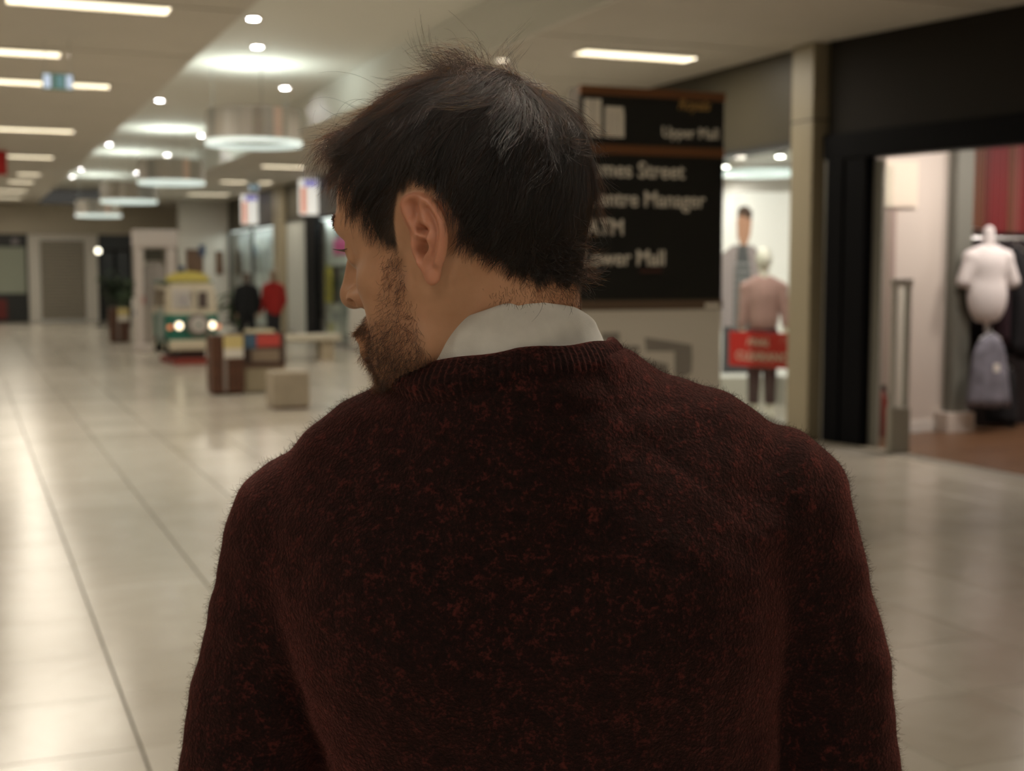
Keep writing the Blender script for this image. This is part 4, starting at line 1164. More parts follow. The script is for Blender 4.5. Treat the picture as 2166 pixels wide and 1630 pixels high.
E_CRUS2 = ez([(520, 600), (440, 600), (370, 560)])
def seg_d(u, v, pts, closed=False):
    best = np.full(np.broadcast(u, v).shape, 1e9)
    n = len(pts)
    for i in range(n if closed else n - 1):
        a, b = pts[i], pts[(i + 1) % n]
        dx, dy = b[0] - a[0], b[1] - a[1]
        t = np.clip(((u - a[0]) * dx + (v - a[1]) * dy) / (dx * dx + dy * dy + 1e-9), 0, 1)
        best = np.minimum(best, (u - a[0] - t * dx) ** 2 + (v - a[1] - t * dy) ** 2)
    return np.sqrt(best)
def poly_in(u, v, pts):
    ins = np.zeros(np.broadcast(u, v).shape, bool)
    n = len(pts)
    for i in range(n):
        (x0, y0), (x1, y1) = pts[i], pts[(i + 1) % n]
        c = (y0 > v) != (y1 > v)
        with np.errstate(divide='ignore', invalid='ignore'):
            xi = (x1 - x0) * (v - y0) / (y1 - y0 + 1e-12) + x0
        ins ^= c & (u < xi)
    return ins
def g2(u, v, c, r): return np.exp(-(((u - c[0]) / r[0]) ** 2 + ((v - c[1]) / r[1]) ** 2))
# height map of the ear on a fine raster
eu = np.arange(-30, 34, 0.4); ev = np.arange(-34, 44, 0.4)
EU, EV = np.meshgrid(eu, ev, indexing='ij')
e_in = poly_in(EU, EV, E_OUT)
e_d = seg_d(EU, EV, E_OUT, True) * np.where(e_in, -1, 1)
d_hel, d_ant, d_cr2 = seg_d(EU, EV, E_HEL), seg_d(EU, EV, E_ANT), seg_d(EU, EV, E_CRUS2)
hel_w = 1.0
post = np.clip((EU + 8) / 20, 0, 1)
e_h = 1.0 + 2.0 * post
e_h = e_h + 3.9 * np.exp(-(d_hel / 3.2) ** 2) + 3.4 * np.exp(-(d_ant / 3.4) ** 2) + 2.2 * np.exp(-(d_cr2 / 3.2) ** 2)
c0 = lambda x, y: ((x - 430) / 23.0 * US, (940 - y) / 23.0)
e_h -= 13.0 * g2(EU, EV, c0(430, 930), (4.4, 4.2)) + 6.0 * g2(EU, EV, c0(390, 1060), (2.6, 5.0))
e_h -= 6.0 * g2(EU, EV, c0(440, 690), (5.0, 2.6)) + 4.0 * g2(EU, EV, c0(370, 640), (3.0, 3.0)) + 3.6 * g2(EU, EV, c0(275, 430), (2.6, 4.6)) + 2.0 * g2(EU, EV, c0(290, 300), (4, 2.4))
e_h -= 1.6 * np.exp(-(seg_d(EU, EV, ez([(520, 380), (600, 500), (655, 620), (670, 760), (655, 900), (620, 1040)])) / 1.6) ** 2)
e_h += 2.2 * g2(EU, EV, c0(545, 1400), (5, 7)) + 3.0 * g2(EU, EV, c0(270, 900), (2.6, 6)) - 0.8 * g2(EU, EV, c0(540, 1180), (4, 3))
e_back = 1.0 + 2.0 * post - 3.2 + 0.9 * np.exp(-(d_hel / 3.0) ** 2) - 7 * np.clip(1 - (EU + 6) / 16, 0, 1)
def raster(A, u, v):
    i = np.clip((u + 30) / 0.4, 0, A.shape[0] - 1.01); j = np.clip((v + 34) / 0.4, 0, A.shape[1] - 1.01)
    a, b = i.astype(int), j.astype(int); fu, fv = i - a, j - b
    return A[a, b] * (1 - fu) * (1 - fv) + A[a + 1, b] * fu * (1 - fv) + A[a, b + 1] * (1 - fu) * fv + A[a + 1, b + 1] * fu * fv
for side in (1, -1):
    U, Vv, Wn = ear_frame(side)
    o = EAR_AT[side]
    def uvw(x, y, z):
        dx, dy, dz = x - o[0], y - o[1], z - o[2]
        f = lambda n: dx * n[0] + dy * n[1] + dz * n[2]
        return f(U), f(Vv), f(Wn)
    bx = ([-60, 52 if side > 0 else -96, -40], [40, 96 if side > 0 else -52, 56])
    def carve(x, y, z):
        u, v, w = uvw(x, y, z)
        m = raster(e_d, u, v)
        return np.maximum(raster(e_h, u, v) - w, m + 2.0)
    H.op(carve, 1.5, bx, 'cut')
    def ear(x, y, z):
        u, v, w = uvw(x, y, z)
        return smax(smax(w - raster(e_h, u, v), raster(e_d, u, v), 2.6), raster(e_back, u, v) - w, 2.0)
    H.op(ear, 1.6, bx, 'add')
    cn = h2p(o)
HV, HQ = H.mesh()
HV = relax(HV, HQ, 2, 0.45)

# ---- skin
def skin_material():
    m = bpy.data.materials.new('skin'); m.use_nodes = True
    nt = m.node_tree; b = nt.nodes['Principled BSDF']
    tc = nt.nodes.new('ShaderNodeTexCoord')
    n1 = nt.nodes.new('ShaderNodeTexNoise'); n1.inputs['Scale'].default_value = 38; n1.inputs['Detail'].default_value = 6
    n2 = nt.nodes.new('ShaderNodeTexNoise'); n2.inputs['Scale'].default_value = 420; n2.inputs['Detail'].default_value = 3
    for n in (n1, n2): nt.links.new(tc.outputs['Object'], n.inputs['Vector'])
    r = nt.nodes.new('ShaderNodeValToRGB')
    r.color_ramp.elements[0].position, r.color_ramp.elements[1].position = 0.3, 0.72
    r.color_ramp.elements[0].color = (0.40, 0.205, 0.115, 1)
    r.color_ramp.elements[1].color = (0.50, 0.275, 0.165, 1)
    nt.links.new(n1.outputs['Fac'], r.inputs['Fac'])
    def mixto(prev, attr, col, f=1.0):
        a = nt.nodes.new('ShaderNodeAttribute'); a.attribute_name = attr
        mx = nt.nodes.new('ShaderNodeMix'); mx.data_type = 'RGBA'
        ml = nt.nodes.new('ShaderNodeMath'); ml.operation = 'MULTIPLY'; ml.inputs[1].default_value = f
        nt.links.new(a.outputs['Fac'], ml.inputs[0])
        nt.links.new(ml.outputs[0], mx.inputs['Factor'])
        nt.links.new(prev, mx.inputs['A']); mx.inputs['B'].default_value = (*col, 1)
        return mx.outputs['Result']
    c = mixto(r.outputs['Color'], 'ear', (0.50, 0.20, 0.125), 0.75)
    c = mixto(c, 'scalp', (0.035, 0.022, 0.015), 0.97)
    c = mixto(c, 'stubble', (0.17, 0.095, 0.06), 0.5)
    nt.links.new(c, b.inputs['Base Color'])
    b.inputs['Roughness'].default_value = 0.48
    b.inputs['Specular IOR Level'].default_value = 0.4
    b.inputs['Subsurface Weight'].default_value = 0.12
    b.inputs['Subsurface Radius'].default_value = (1.0, 0.35, 0.2)
    b.inputs['Subsurface Scale'].default_value = 0.006
    bp = nt.nodes.new('ShaderNodeBump'); bp.inputs['Strength'].default_value = 0.12; bp.inputs['Distance'].default_value = 0.001
    nt.links.new(n2.outputs['Fac'], bp.inputs['Height']); nt.links.new(bp.outputs['Normal'], b.inputs['Normal'])
    return m
M_SKIN = skin_material()

def z_hair(x):
    return np.interp(x, [-110, -62, -52, -44, -40, -36, -30, -22, 0, 5, 12, 17, 31, 35, 42, 50, 58, 75, 100],
                        [-39, -38, -35, -25, -12, 6, 28, 38, 38, 30, 20, 5, 9, 42, 70, 85, 91, 94, 94])
def z_beard(x): return np.interp(x, [8, 30, 36, 50, 66, 84, 100, 120], [10, 8, -4, -24, -31, -24, -22, -22])
def sstep(a, b, x):
    t = np.clip((x - a) / (b - a), 0, 1)
    return t * t * (3 - 2 * t)
x_, y_, z_ = HV[:, 0], HV[:, 1], HV[:, 2]
ear_w = np.zeros(len(HV)); ear_m = np.full(len(HV), 99.0)
for side in (1, -1):
    U, Vv, Wn = ear_frame(side); q = HV - EAR_AT[side]
    m = raster(e_d, q @ U, q @ Vv)
    ear_m = np.where((q @ Wn > -17) & (np.abs(q @ Wn) < 40), np.minimum(ear_m, m), ear_m)
    ear_w = np.maximum(ear_w, sstep(1.5, -1.0, m) * sstep(-9, -2, q @ Wn))
wob = 2.5 * np.sin(x_ * 0.35 + y_ * 0.2) + 1.5 * np.sin(x_ * 0.9 + z_ * 0.4)
near_ear = sstep(6.0, 2.0, ear_m)
scalp_w = sstep(-3, 7, z_ - z_hair(x_) + wob) * (1 - ear_w) * (z_ > -60)
lip = sstep(-1, 1, 1 - ((y_ / 24) ** 2 + ((z_ + 46) / 9) ** 2)) * (x_ > 85)
beard_w = sstep(0, 12, z_beard(x_) - z_ + wob * 0.6) * sstep(12, 20, x_) * sstep(-128, -104, z_) * (1 - ear_w) * (1 - lip)
beard_w *= 0.45 + 0.55 * np.maximum(sstep(-28, -56, z_), np.maximum(0.35 * sstep(34, 24, x_) * sstep(-30, -5, z_), sstep(80, 90, x_)))
nose = (x_ > 96) & (z_ > -24)
beard_w[nose] = 0
skin_v = h2p(HV)

# hands: palm, five fingers, in the person's frame, joined to the same skin mesh
def hand_field(side, wr):
    f = Field(wr + np.array([-0.07, -0.07, -0.215]), wr + np.array([0.07, 0.08, 0.03]), 0.0028)
    w = lambda x, y, z: wr + np.array([side * x, y, z])
    f.cone(w(0, 0, 0.03), w(0, 0.004, -0.02), 0.026, 0.025)
    f.op(lambda x, y, z: d_ell(x, y, z, w(0.0, 0.008, -0.06), (0.017, 0.042, 0.05)), 0.015)
    for i, (yy, ln) in enumerate(((0.036, 0.068), (0.013, 0.076), (-0.010, 0.07), (-0.032, 0.055))):
        a, b = w(0, 0.006 + yy, -0.095), w(-0.006, 0.008 + yy * 1.1, -0.095 - ln * 0.45)
        c, d = w(-0.020, 0.010 + yy * 1.1, -0.095 - ln * 0.78), w(-0.036, 0.012 + yy * 1.05, -0.095 - ln * 0.92)
        f.cone(a, b, 0.0098, 0.0088, 0.004); f.cone(b, c, 0.0088, 0.0080, 0.002); f.cone(c, d, 0.0080, 0.0070, 0.002)
    a, b, c = w(-0.004, 0.034, -0.035), w(-0.018, 0.058, -0.07), w(-0.026, 0.060, -0.102)
    f.cone(a, b, 0.014, 0.0108, 0.012); f.cone(b, c, 0.0105, 0.0085, 0.002)
    return f.mesh()
WR = {1: np.array([0.262, 1.03 - DIST, 0.905]), -1: np.array([-0.222, 1.03 - DIST, 0.885])}
me = np_mesh('body', skin_v, HQ)
color_attr(me, 'ear', ear_w); color_attr(me, 'scalp', scalp_w); color_attr(me, 'stubble', beard_w)
body = link_mesh('body', me, M_SKIN, person)
for s in (1, -1):
    hv, hq = hand_field(s, WR[s])
    link_mesh('hand', np_mesh('hand', hv, hq), M_SKIN, person)

# ---- hair
def hair_material(name, melanin, red, rough=0.3, rnd=0.25):
    m = bpy.data.materials.new(name); m.use_nodes = True
    nt = m.node_tree
    out = [n for n in nt.nodes if n.type == 'OUTPUT_MATERIAL'][0]
    nt.nodes.remove(nt.nodes['Principled BSDF'])
    h = nt.nodes.new('ShaderNodeBsdfHairPrincipled')
    h.parametrization = 'MELANIN'
    h.inputs['Melanin'].default_value = melanin
    h.inputs['Melanin Redness'].default_value = red
    h.inputs['Roughness'].default_value = rough
    h.inputs['Radial Roughness'].default_value = 0.35
    h.inputs['Random Color'].default_value = rnd
    h.inputs['Random Roughness'].default_value = 0.2
    hi = nt.nodes.new('ShaderNodeHairInfo')
    nt.links.new(hi.outputs['Random'], h.inputs['Random'])
    nt.links.new(h.outputs[0], out.inputs['Surface'])
    return m
M_HAIR = hair_material('hair', 0.97, 0.38, 0.37)
M_BEARD = hair_material('beard_hair', 0.86, 0.5, 0.38)

HN = H.grad(HV)
GD = HM.T @ np.array([0, 0, -1.0])                      # world down in head axes
CROWN = np.array([-62.0, -4.0, 98.0])
def unit(v): return v / (np.linalg.norm(v, axis=-1, keepdims=True) + 1e-9)
def scatter(w, n, rg):
    """random points on the head surface, density by vertex weight"""
    wq = np.nan_to_num(w[HQ].mean(1))
    a = np.linalg.norm(np.cross(HV[HQ[:, 2]] - HV[HQ[:, 0]], HV[HQ[:, 3]] - HV[HQ[:, 1]]), axis=1) * wq
    f = rg.choice(len(HQ), n, p=a / a.sum())
    u, v = rg.random((n, 1)), rg.random((n, 1))
    q = HQ[f]
    return (HV[q[:, 0]] * (1 - u) * (1 - v) + HV[q[:, 1]] * u * (1 - v) + HV[q[:, 2]] * u * v + HV[q[:, 3]] * (1 - u) * v)
def hair_len(p):
    x, y, z = p.T
    above = np.maximum(z - z_hair(x), 0)
    side = 9 + np.minimum(above, 75) * 0.60
    top = sstep(62, 92, z)
    front = sstep(15, 60, x) * sstep(55, 80, z)
    L = side * (1 - top) + 66 * top
    L = L * (1 - front) + (50 - 26 * sstep(26, 50, np.abs(y))) * front
    cap = np.where(x < 13, above * 0.66 + 1.5, above * 0.8 + 4)
    L = np.where((x > -33) & (front < 0.3), np.minimum(L, cap), L)
    L = np.where((np.abs(y) > 34) & (front >= 0.3), np.minimum(L, above * 1.1 + 7), L)
    nape = sstep(-35, -55, x) * sstep(40, 0, z)
    L = L * (1 - nape) + (8 + above * 0.42) * nape
    return L
def grow(p0, L, k, rg, layer, wild=0.12, lift_mul=1.0):
    n = len(p0)
    N0 = H.grad(p0)
    x, y, z = p0.T
    top = sstep(45, 95, z)[:, None]
    front = (sstep(20, 70, x) * sstep(50, 80, z))[:, None]
    nape = (sstep(-35, -60, x) * sstep(45, 0, z))[:, None]
    jit = rg.normal(0, 1, (n, 3)) * wild
    lift = (0.22 + 0.20 * top + 0.05 * front - 0.14 * nape) * lift_mul
    P = np.zeros((n, k, 3)); P[:, 0] = p0 - N0 * 0.6
    p = p0.copy(); v = None
    for i in range(1, k):
        s = i / (k - 1)
        N = H.grad(p)
        away = p - CROWN; away[:, 2] *= 0.6
        away = unit(away - (away * N).sum(1, keepdims=True) * N)
        cd = np.linalg.norm(p - CROWN, axis=1, keepdims=True)
        sw = np.exp(-(cd / 26) ** 2)
        away = unit(away + np.cross(N, away) * 1.6 * sw + jit * 3.0 * sw)
        fw = np.array([1.0, 0, 0]) - N * N[:, :1]
        gd = GD - N * (N @ GD)[:, None]
        sidew = 1 - top
        flow = away * 0.9 + fw * (0.55 * front + 0.28 * top * (x > -20)[:, None] + 0.10 * sidew) + gd * (1.0 * sidew + 0.35 * nape)
        flow = unit(flow) * (1 - front) + unit(np.stack([np.ones(n), 0.06 - y / 62.0, np.full(n, 0.16 - 0.42 * s)], 1)) * front
        flow = unit(flow + jit * 1.2)
        if v is None: v = unit(flow + N * lift)
        v = unit(v + (flow - v) * (0.25 + 0.30 * s))
        p = p + v * (L / (k - 1))[:, None]
        d = H.sample(p)
        want = 1.0 + layer * np.minimum(1, s * 2.2) * (1.0 - 0.25 * s * (1 - front[:, 0]))
        corr = np.clip(want - d, -2.2, 6)
        p = p + H.grad(p) * (np.where(corr > 0, corr * 0.7, corr * 0.55 * (1 - front[:, 0])))[:, None]
        P[:, i] = p
    return P
def hairdo(n, k, rg):
    w = scalp_w * sstep(-6, 16, z_ - z_hair(x_) + wob) + 0.06 * scalp_w
    w = w * (1 - near_ear) * (1 - 0.5 * sstep(12, 22, x_) * sstep(52, 30, z_))
    p0 = scatter(w, n, rg)
    ng = 1100
    g0 = scatter(w, ng, rg)
    def lay(p):
        z, x = p[:, 2], p[:, 0]
        nape = sstep(-35, -60, x) * sstep(30, -10, z)
        a = np.maximum(z - z_hair(x), 0)
        back = sstep(-15, -45, x)
        return 1.2 + 6.2 * sstep(0, 40, a) * (1 - 0.5 * nape) * (1 - 0.5 * back * sstep(95, 60, z))
    gl = hair_len(g0) * rg.uniform(0.9, 1.3, ng)
    G = grow(g0, gl, k, rg, lay(g0) * rg.uniform(0.35, 1.7, ng), 0.26)
    tw = np.linspace(0, 1, k)[None, :, None]
    sidev = unit(np.cross(H.grad(g0), G[:, k // 2] - g0))[:, None, :]
    G = G + (sidev * 3.6 + H.grad(g0)[:, None, :] * 1.0) * np.sin(2 * math.pi * (tw * rg.uniform(0.6, 1.5, (ng, 1, 1)) + rg.random((ng, 1, 1)))) * tw * np.minimum(gl / 40, 1)[:, None, None]
    L = hair_len(p0) * rg.uniform(0.6, 1.2, n)
    Pn = grow(p0, L, k, rg, lay(p0) * rg.uniform(0.1, 1.2, n), 0.10)
    gi = np.zeros(n, int)
    for a in range(0, n, 4000):
        d2 = ((p0[a:a + 4000, None, :] - g0[None]) ** 2).sum(2)
        gi[a:a + 4000] = np.argpartition(d2, 2, axis=1)[np.arange(len(d2)), rg.integers(0, 2, len(d2))]
    t = np.linspace(0, 1, k)[None, :, None]
    ratio = (L / gl[gi])[:, None, None]
    tgt = p0[:, None, :] + (G[gi] - g0[gi][:, None, :]) * np.minimum(ratio, 1.0) - (p0 - g0[gi])[:, None, :] * 0.62 * t
    w_ = 0.80 * t ** 0.8 * rg.uniform(0.55, 1.0, (n, 1, 1)) * np.minimum(1, 1 / np.maximum(ratio, 0.6))
    return Pn * (1 - w_) + tgt * w_
rg = np.random.default_rng(11)
HK = 11
hair_p = hairdo(34000, HK, rg)
clear = np.ones(len(hair_p), bool)                       # cut away strands that would fall across an ear
for side in (1, -1):
    U, Vv, Wn = ear_frame(side)
    q_ = hair_p - EAR_AT[side]
    over = (raster(e_d, q_ @ U, q_ @ Vv) < 0.8) & (q_ @ Wn > -9) & (q_ @ Wn < 30)
    clear &= ~over.any(1)
hair_p = hair_p[clear]
# loose wisps over the crown, the top and the fringe
def wisps(n, centre, spread, L, updir, curl, rg):
    c = np.array(centre, float)
    w = np.exp(-(((HV - c) / np.array(spread)) ** 2).sum(1)) * (scalp_w > 0.3)
    p0 = scatter(w, n, rg)
    v = unit(np.array(updir)[None] + rg.normal(0, 0.22, (n, 3)) + H.grad(p0) * 0.4)
    ax = unit(np.array(curl)[None] + rg.normal(0, 0.35, (n, 3)))
    LL = L * rg.uniform(0.6, 1.3, n)
    P_ = np.zeros((n, HK, 3)); p = p0.copy(); P_[:, 0] = p
    for i in range(1, HK):
        v = unit(v + ax * 0.22 * (i / HK) * 2)
        p = p + v * (LL / (HK - 1))[:, None]
        d = H.sample(p)
        p = p + H.grad(p) * np.maximum(1.5 - d, 0)[:, None]
        P_[:, i] = p
    return P_
W1 = wisps(300, (-34, 24, 110), (10, 10, 14), 31, (0.0, -0.1, 0.9), (0.9, 0.1, -0.5), rg)      # tuft on the crown
W2 = wisps(40, (56, 12, 92), (24, 36, 22), 36, (0.85, 0.0, 0.45), (0.35, 0.05, -0.9), rg)         # fringe rising off the forehead
W3 = wisps(520, (66, 14, 92), (14, 30, 10), 40, (1.0, 0.15, 0.05), (-0.35, 0.1, -0.8), rg)            # fringe tips curling down
W4 = wisps(12, (-5, 0, 105), (60, 50, 30), 62, (0.5, 0.0, 0.5), (0.2, 0.3, -0.5), rg)
W5 = wisps(420, (-60, -10, -22), (20, 36, 16), 22, (-0.45, -0.1, -0.95), (-0.30, 0, 0.1), rg)             # tail of hair at the nape
taper = np.array([0.9, 1, 1, 1, 1, 0.97, 0.92, 0.85, 0.75, 0.6, 0.35])
def to_p(P_): return h2p(P_.reshape(-1, 3)).reshape(P_.shape)
hair = strands('hair', to_p(np.concatenate([hair_p, W1, W2, W3, W4, W5])), 0.000075 * taper, M_HAIR, person)
hair['label'] = 'messy dark brown hair'

# ---- beard, brows, lashes
def short_hair(w, n, L0, L1, direction, norm, curl, k, rg):
    p0 = scatter(w, n, rg)
    N = H.grad(p0)
    v = unit(unit(np.array(direction)[None] + rg.normal(0, curl, (n, 3))) + N * norm)
    ax = rg.normal(0, 1, (n, 3)) * curl
    L = rg.uniform(L0, L1, n)
    P_ = np.zeros((n, k, 3)); P_[:, 0] = p0 - N * 0.3; p = p0.copy()
    for i in range(1, k):
        p = p + v * (L / (k - 1))[:, None]
        d = H.sample(p)
        p = p + H.grad(p) * np.maximum(0.5 - d, 0)[:, None]
        v = unit(v + ax * 0.5)
        P_[:, i] = p
    return P_
bw = np.clip(beard_w, 0, 1) ** 1.6 * (z_ > -118)
gd = GD * 0.9 + np.array([0.10, 0, 0])
B1 = short_hair(bw, 12000, 3.5, 9.0, gd, 0.55, 0.42, 6, rg)
chin_w = beard_w * sstep(-62, -82, z_) * sstep(20, 50, x_)
B2 = short_hair(chin_w, 3200, 6, 12, gd + np.array([0.25, 0, 0]), 0.5, 0.35, 6, rg)
mou_w = beard_w * (z_ > -37) * (x_ > 84) * (np.abs(y_) < 30)
B3 = short_hair(mou_w, 800, 5, 8, GD + np.array([0.5, 0, 0]), 0.4, 0.25, 6, rg)
sb_w = sstep(16, 20, x_) * sstep(38, 33, x_) * sstep(-34, -10, z_) * sstep(12, 4, z_) * (np.abs(y_) > 40)
B4 = short_hair(sb_w, 160, 4, 8, gd, 0.3, 0.25, 6, rg)
nk_w = sstep(-30, -36, z_) * sstep(-66, -52, z_) * sstep(-20, -32, x_) * (1 - ear_w) * 0.25
B5 = short_hair(nk_w, 1100, 1.5, 4.5, GD, 0.15, 0.3, 6, rg)
tap6 = np.array([1, 1, 0.95, 0.85, 0.7, 0.4])
beard = strands('beard', to_p(np.concatenate([B1, B2, B3, B4, B5])), 0.000068 * tap6, M_BEARD, person)
beard['label'] = 'short brown beard'
bl = np.array([[np.exp(-(((x_ - 96 + (abs(yy) - 9) * 0.45) / 7) ** 2 + ((y_ - yy) / 5) ** 2 + ((z_ - 42) / 4.5) ** 2)) for yy in (12, 18, 24, 30, 36, 42)] +
               [np.exp(-(((x_ - 96 + (abs(yy) - 9) * 0.45) / 7) ** 2 + ((y_ + yy) / 5) ** 2 + ((z_ - 42) / 4.5) ** 2)) for yy in (12, 18, 24, 30, 36, 42)]]).max((0, 1))
eb = short_hair(np.where(bl > 0.2, bl, 0), 900, 2.5, 4, (-0.3, 0.9, -0.1), 0.0, 0.15, 6, rg)
eb[450:] = short_hair(np.where((bl > 0.2) & (y_ < 0), bl, 0), 450, 2.5, 4, (-0.3, -0.9, -0.1), 0.0, 0.15, 6, rg)
lash = []
for s in (1, -1):
    for t in np.linspace(0, 1, 46):
        a = np.array([86.5 - 11 * t, s * (23 + 20 * t), 21.5 - 1.5 * t])
        dr = unit(np.array([0.9, s * 0.5 * t, -0.10])) * 10.5
        lash.append([a + dr * q + np.array([0, 0, 3.0 * q * q]) for q in np.linspace(0, 1, 6)])
brows = strands('eyebrow', to_p(np.concatenate([eb, np.array(lash)])), 0.00017 * tap6, M_HAIR, person)

# ---- shirt collar
M_SHIRT = mat('shirt_cotton', (0.52, 0.50, 0.46), 0.85, sheen=0.2, var=0.06, vscale=90, bump=0.08, bscale=900)
def ringp(th, r, z, cx=0.002, cy=0.953, ry=1.0):
    return np.array([cx + r * math.sin(th), cy - DIST - r * ry * math.cos(th), z])
NT = 150
def left_ease(th): return (0.006 * max(0, -math.sin(th)) + 0.0085 * max(0, math.sin(-2 * th))) if th < 0 else 0.0
ths = np.linspace(-math.pi * 0.94, math.pi * 0.94, NT)
def collar_z(th):
    return float(np.interp(math.degrees(th), [-170, -90, -45, 0, 45, 90, 170], [1.500, 1.541, 1.560, 1.5765, 1.573, 1.560, 1.505])) + 0.004 * math.cos(th) ** 2
def neck_z(x, y):
    """height of the sweater's neckline around the neck (x, y in the person's frame)"""
    dx, dy = x - 0.003, y - (0.955 - DIST)
    return 1.5475 + 0.19 * np.minimum(0, dx) + 0.05 * np.maximum(0, dx) - 0.25 * np.maximum(0, dy)
prof = [(0.0545, -0.060), (0.0545, -0.030), (0.0550, -0.006), (0.0560, -0.0015), (0.0575, 0.0), (0.0588, -0.002), (0.0600, -0.007), (0.0618, -0.016), (0.0636, -0.026), (0.0652, -0.0365), (0.0655, -0.0385)]
vs, fs = [], []
for i, th in enumerate(ths):
    zc = collar_z(th)
    for j, (r, dz) in enumerate(prof):
        lf = max(0, (j - 4) / 6)
        wr = 0.0095 * math.sin(6 * th + 9 * lf + 1.0) * lf * (1.12 - lf) * (0.4 + 0.6 * math.sin(2.3 * th + 0.7) ** 2) + 0.0014 * math.sin(13 * th - 9 * lf + 2 * math.sin(3 * th)) * lf
        hgt = dz * (1.0 + 0.10 * math.sin(th))
        left = 0.0005 + left_ease(th)
        vs.append(ringp(th, r + wr + left, zc + hgt))
npf = len(prof)
for i in range(NT - 1):
    for j in range(npf - 1):
        fs.append((i * npf + j, (i + 1) * npf + j, (i + 1) * npf + j + 1, i * npf + j + 1))
shirt = MB(); shirt.add(vs, fs)
collar = shirt.build('shirt_collar', M_SHIRT, person, smooth=True, fix=False)
sm = collar.modifiers.new('thick', 'SOLIDIFY'); sm.thickness = 0.0012
ss = collar.modifiers.new('smooth', 'SUBSURF'); ss.levels = 1; ss.render_levels = 2
collar['label'] = 'pale grey shirt collar'

# ---- sweater
def wool_material(name, fuzz=False):
    m = bpy.data.materials.new(name); m.use_nodes = True
    nt = m.node_tree; b = nt.nodes['Principled BSDF']
    tc = nt.nodes.new('ShaderNodeTexCoord')
    def noise(sc, det, dist=0.0):
        n = nt.nodes.new('ShaderNodeTexNoise'); n.inputs['Scale'].default_value = sc; n.inputs['Detail'].default_value = det
        n.inputs['Distortion'].default_value = dist
        nt.links.new(tc.outputs['Object'], n.inputs['Vector']); return n
    n1, n2 = noise(120, 6, 0.8), noise(420, 5)
    mx = nt.nodes.new('ShaderNodeMix'); mx.data_type = 'FLOAT'
    mx.inputs['Factor'].default_value = 0.5
    nt.links.new(n1.outputs['Fac'], mx.inputs['A']); nt.links.new(n2.outputs['Fac'], mx.inputs['B'])
    r = nt.nodes.new('ShaderNodeValToRGB')
    r.color_ramp.elements[0].position, r.color_ramp.elements[1].position = 0.38, 0.68
    r.color_ramp.elements[0].color = (0.0046, 0.0036, 0.0035, 1)
    r.color_ramp.elements[1].color = (0.075, 0.0165, 0.0135, 1)
    e = r.color_ramp.elements.new(0.53); e.color = (0.0122, 0.0054, 0.0052, 1)
    nt.links.new(mx.outputs['Result'], r.inputs['Fac'])
    nt.links.new(r.outputs['Color'], b.inputs['Base Color'])
    b.inputs['Roughness'].default_value = 0.95
    b.inputs['Specular IOR Level'].default_value = 0.1
    b.inputs['Sheen Weight'].default_value = 0.22
    b.inputs['Sheen Roughness'].default_value = 0.5
    b.inputs['Sheen Tint'].default_value = (0.8, 0.25, 0.2, 1)
    bp = nt.nodes.new('ShaderNodeBump'); bp.inputs['Strength'].default_value = 0.7; bp.inputs['Distance'].default_value = 0.004
    nt.links.new(mx.outputs['Result'], bp.inputs['Height']); nt.links.new(bp.outputs['Normal'], b.inputs['Normal'])
    return m
M_WOOL = wool_material('maroon_wool')
T = Field((-0.36, 0.80 - DIST, 0.86), (0.40, 1.20 - DIST, 1.60), 0.0055)
q = lambda a, b, z: (a, b - DIST, z)
def torso(x, y, z):
    zz = [0.86, 1.0, 1.12, 1.24, 1.34, 1.42, 1.48]
    a = np.interp(z, zz, [0.178, 0.174, 0.172, 0.170, 0.172, 0.160, 0.115])
    b = np.interp(z, zz, [0.125, 0.118, 0.112, 0.112, 0.110, 0.095, 0.070])
    cy = np.interp(z, zz, [1.000, 0.995, 0.985, 0.98, 0.972, 0.97, 0.97]) - DIST
    cx = np.interp(z, zz, [0.026, 0.028, 0.030, 0.029, 0.026, 0.02, 0.012])
    p = 2.3
    rr = (np.abs((x - cx) / a) ** p + np.abs((y - cy) / b) ** p) ** (1 / p)
    return np.maximum((rr - 1) * b * 0.95, z - 1.49)
T.op(torso)
T.cone(q(0.0, 0.972, 1.475), q(0.185, 0.985, 1.432), 0.062, 0.056, 0.05)
T.cone(q(0.0, 0.972, 1.474), q(-0.146, 0.995, 1.403), 0.062, 0.060, 0.05)
T.cone(q(0.0, 0.955, 1.50), q(0.125, 0.977, 1.457), 0.060, 0.055, 0.03)
T.cone(q(0.0, 0.955, 1.495), q(-0.104, 0.982, 1.440), 0.060, 0.057, 0.03)
T.ell(q(0.085, 0.945, 1.37), (0.085, 0.085, 0.10), 0.05)
T.ell(q(-0.065, 0.945, 1.36), (0.085, 0.085, 0.10), 0.05)
ARM = {1: [q(0.196, 0.987, 1.421), q(0.231, 0.990, 1.30), q(0.253, 0.975, 1.15), tuple(WR[1] + np.array([0, 0, 0.015]))],
       -1: [q(-0.158, 0.997, 1.398), q(-0.190, 0.992, 1.27), q(-0.217, 0.975, 1.13), tuple(WR[-1] + np.array([0, 0, 0.015]))]}
for s in (1, -1):
    A = ARM[s]
    T.cone(A[0], A[1], 0.0595, 0.0555, 0.014)
    T.cone(A[1], A[2], 0.055, 0.050, 0.007)
    T.cone(A[2], A[3], 0.050, 0.038, 0.007)
T.cone(q(0.006, 0.957, 1.45), q(0.003, 0.955, 1.526), 0.098, 0.080, 0.035)
T.op(lambda x, y, z: np.maximum(np.sqrt((x - 0.002) ** 2 + (y - 0.953 + DIST) ** 2) - 0.110, neck_z(x, y) - 0.004 - z), 0.006, mode='cut')
T.op(lambda x, y, z: d_cone(x, y, z, q(-0.002, 0.952, 1.44), q(-0.002, 0.952, 1.66), 0.071, 0.071), 0.004, mode='cut')
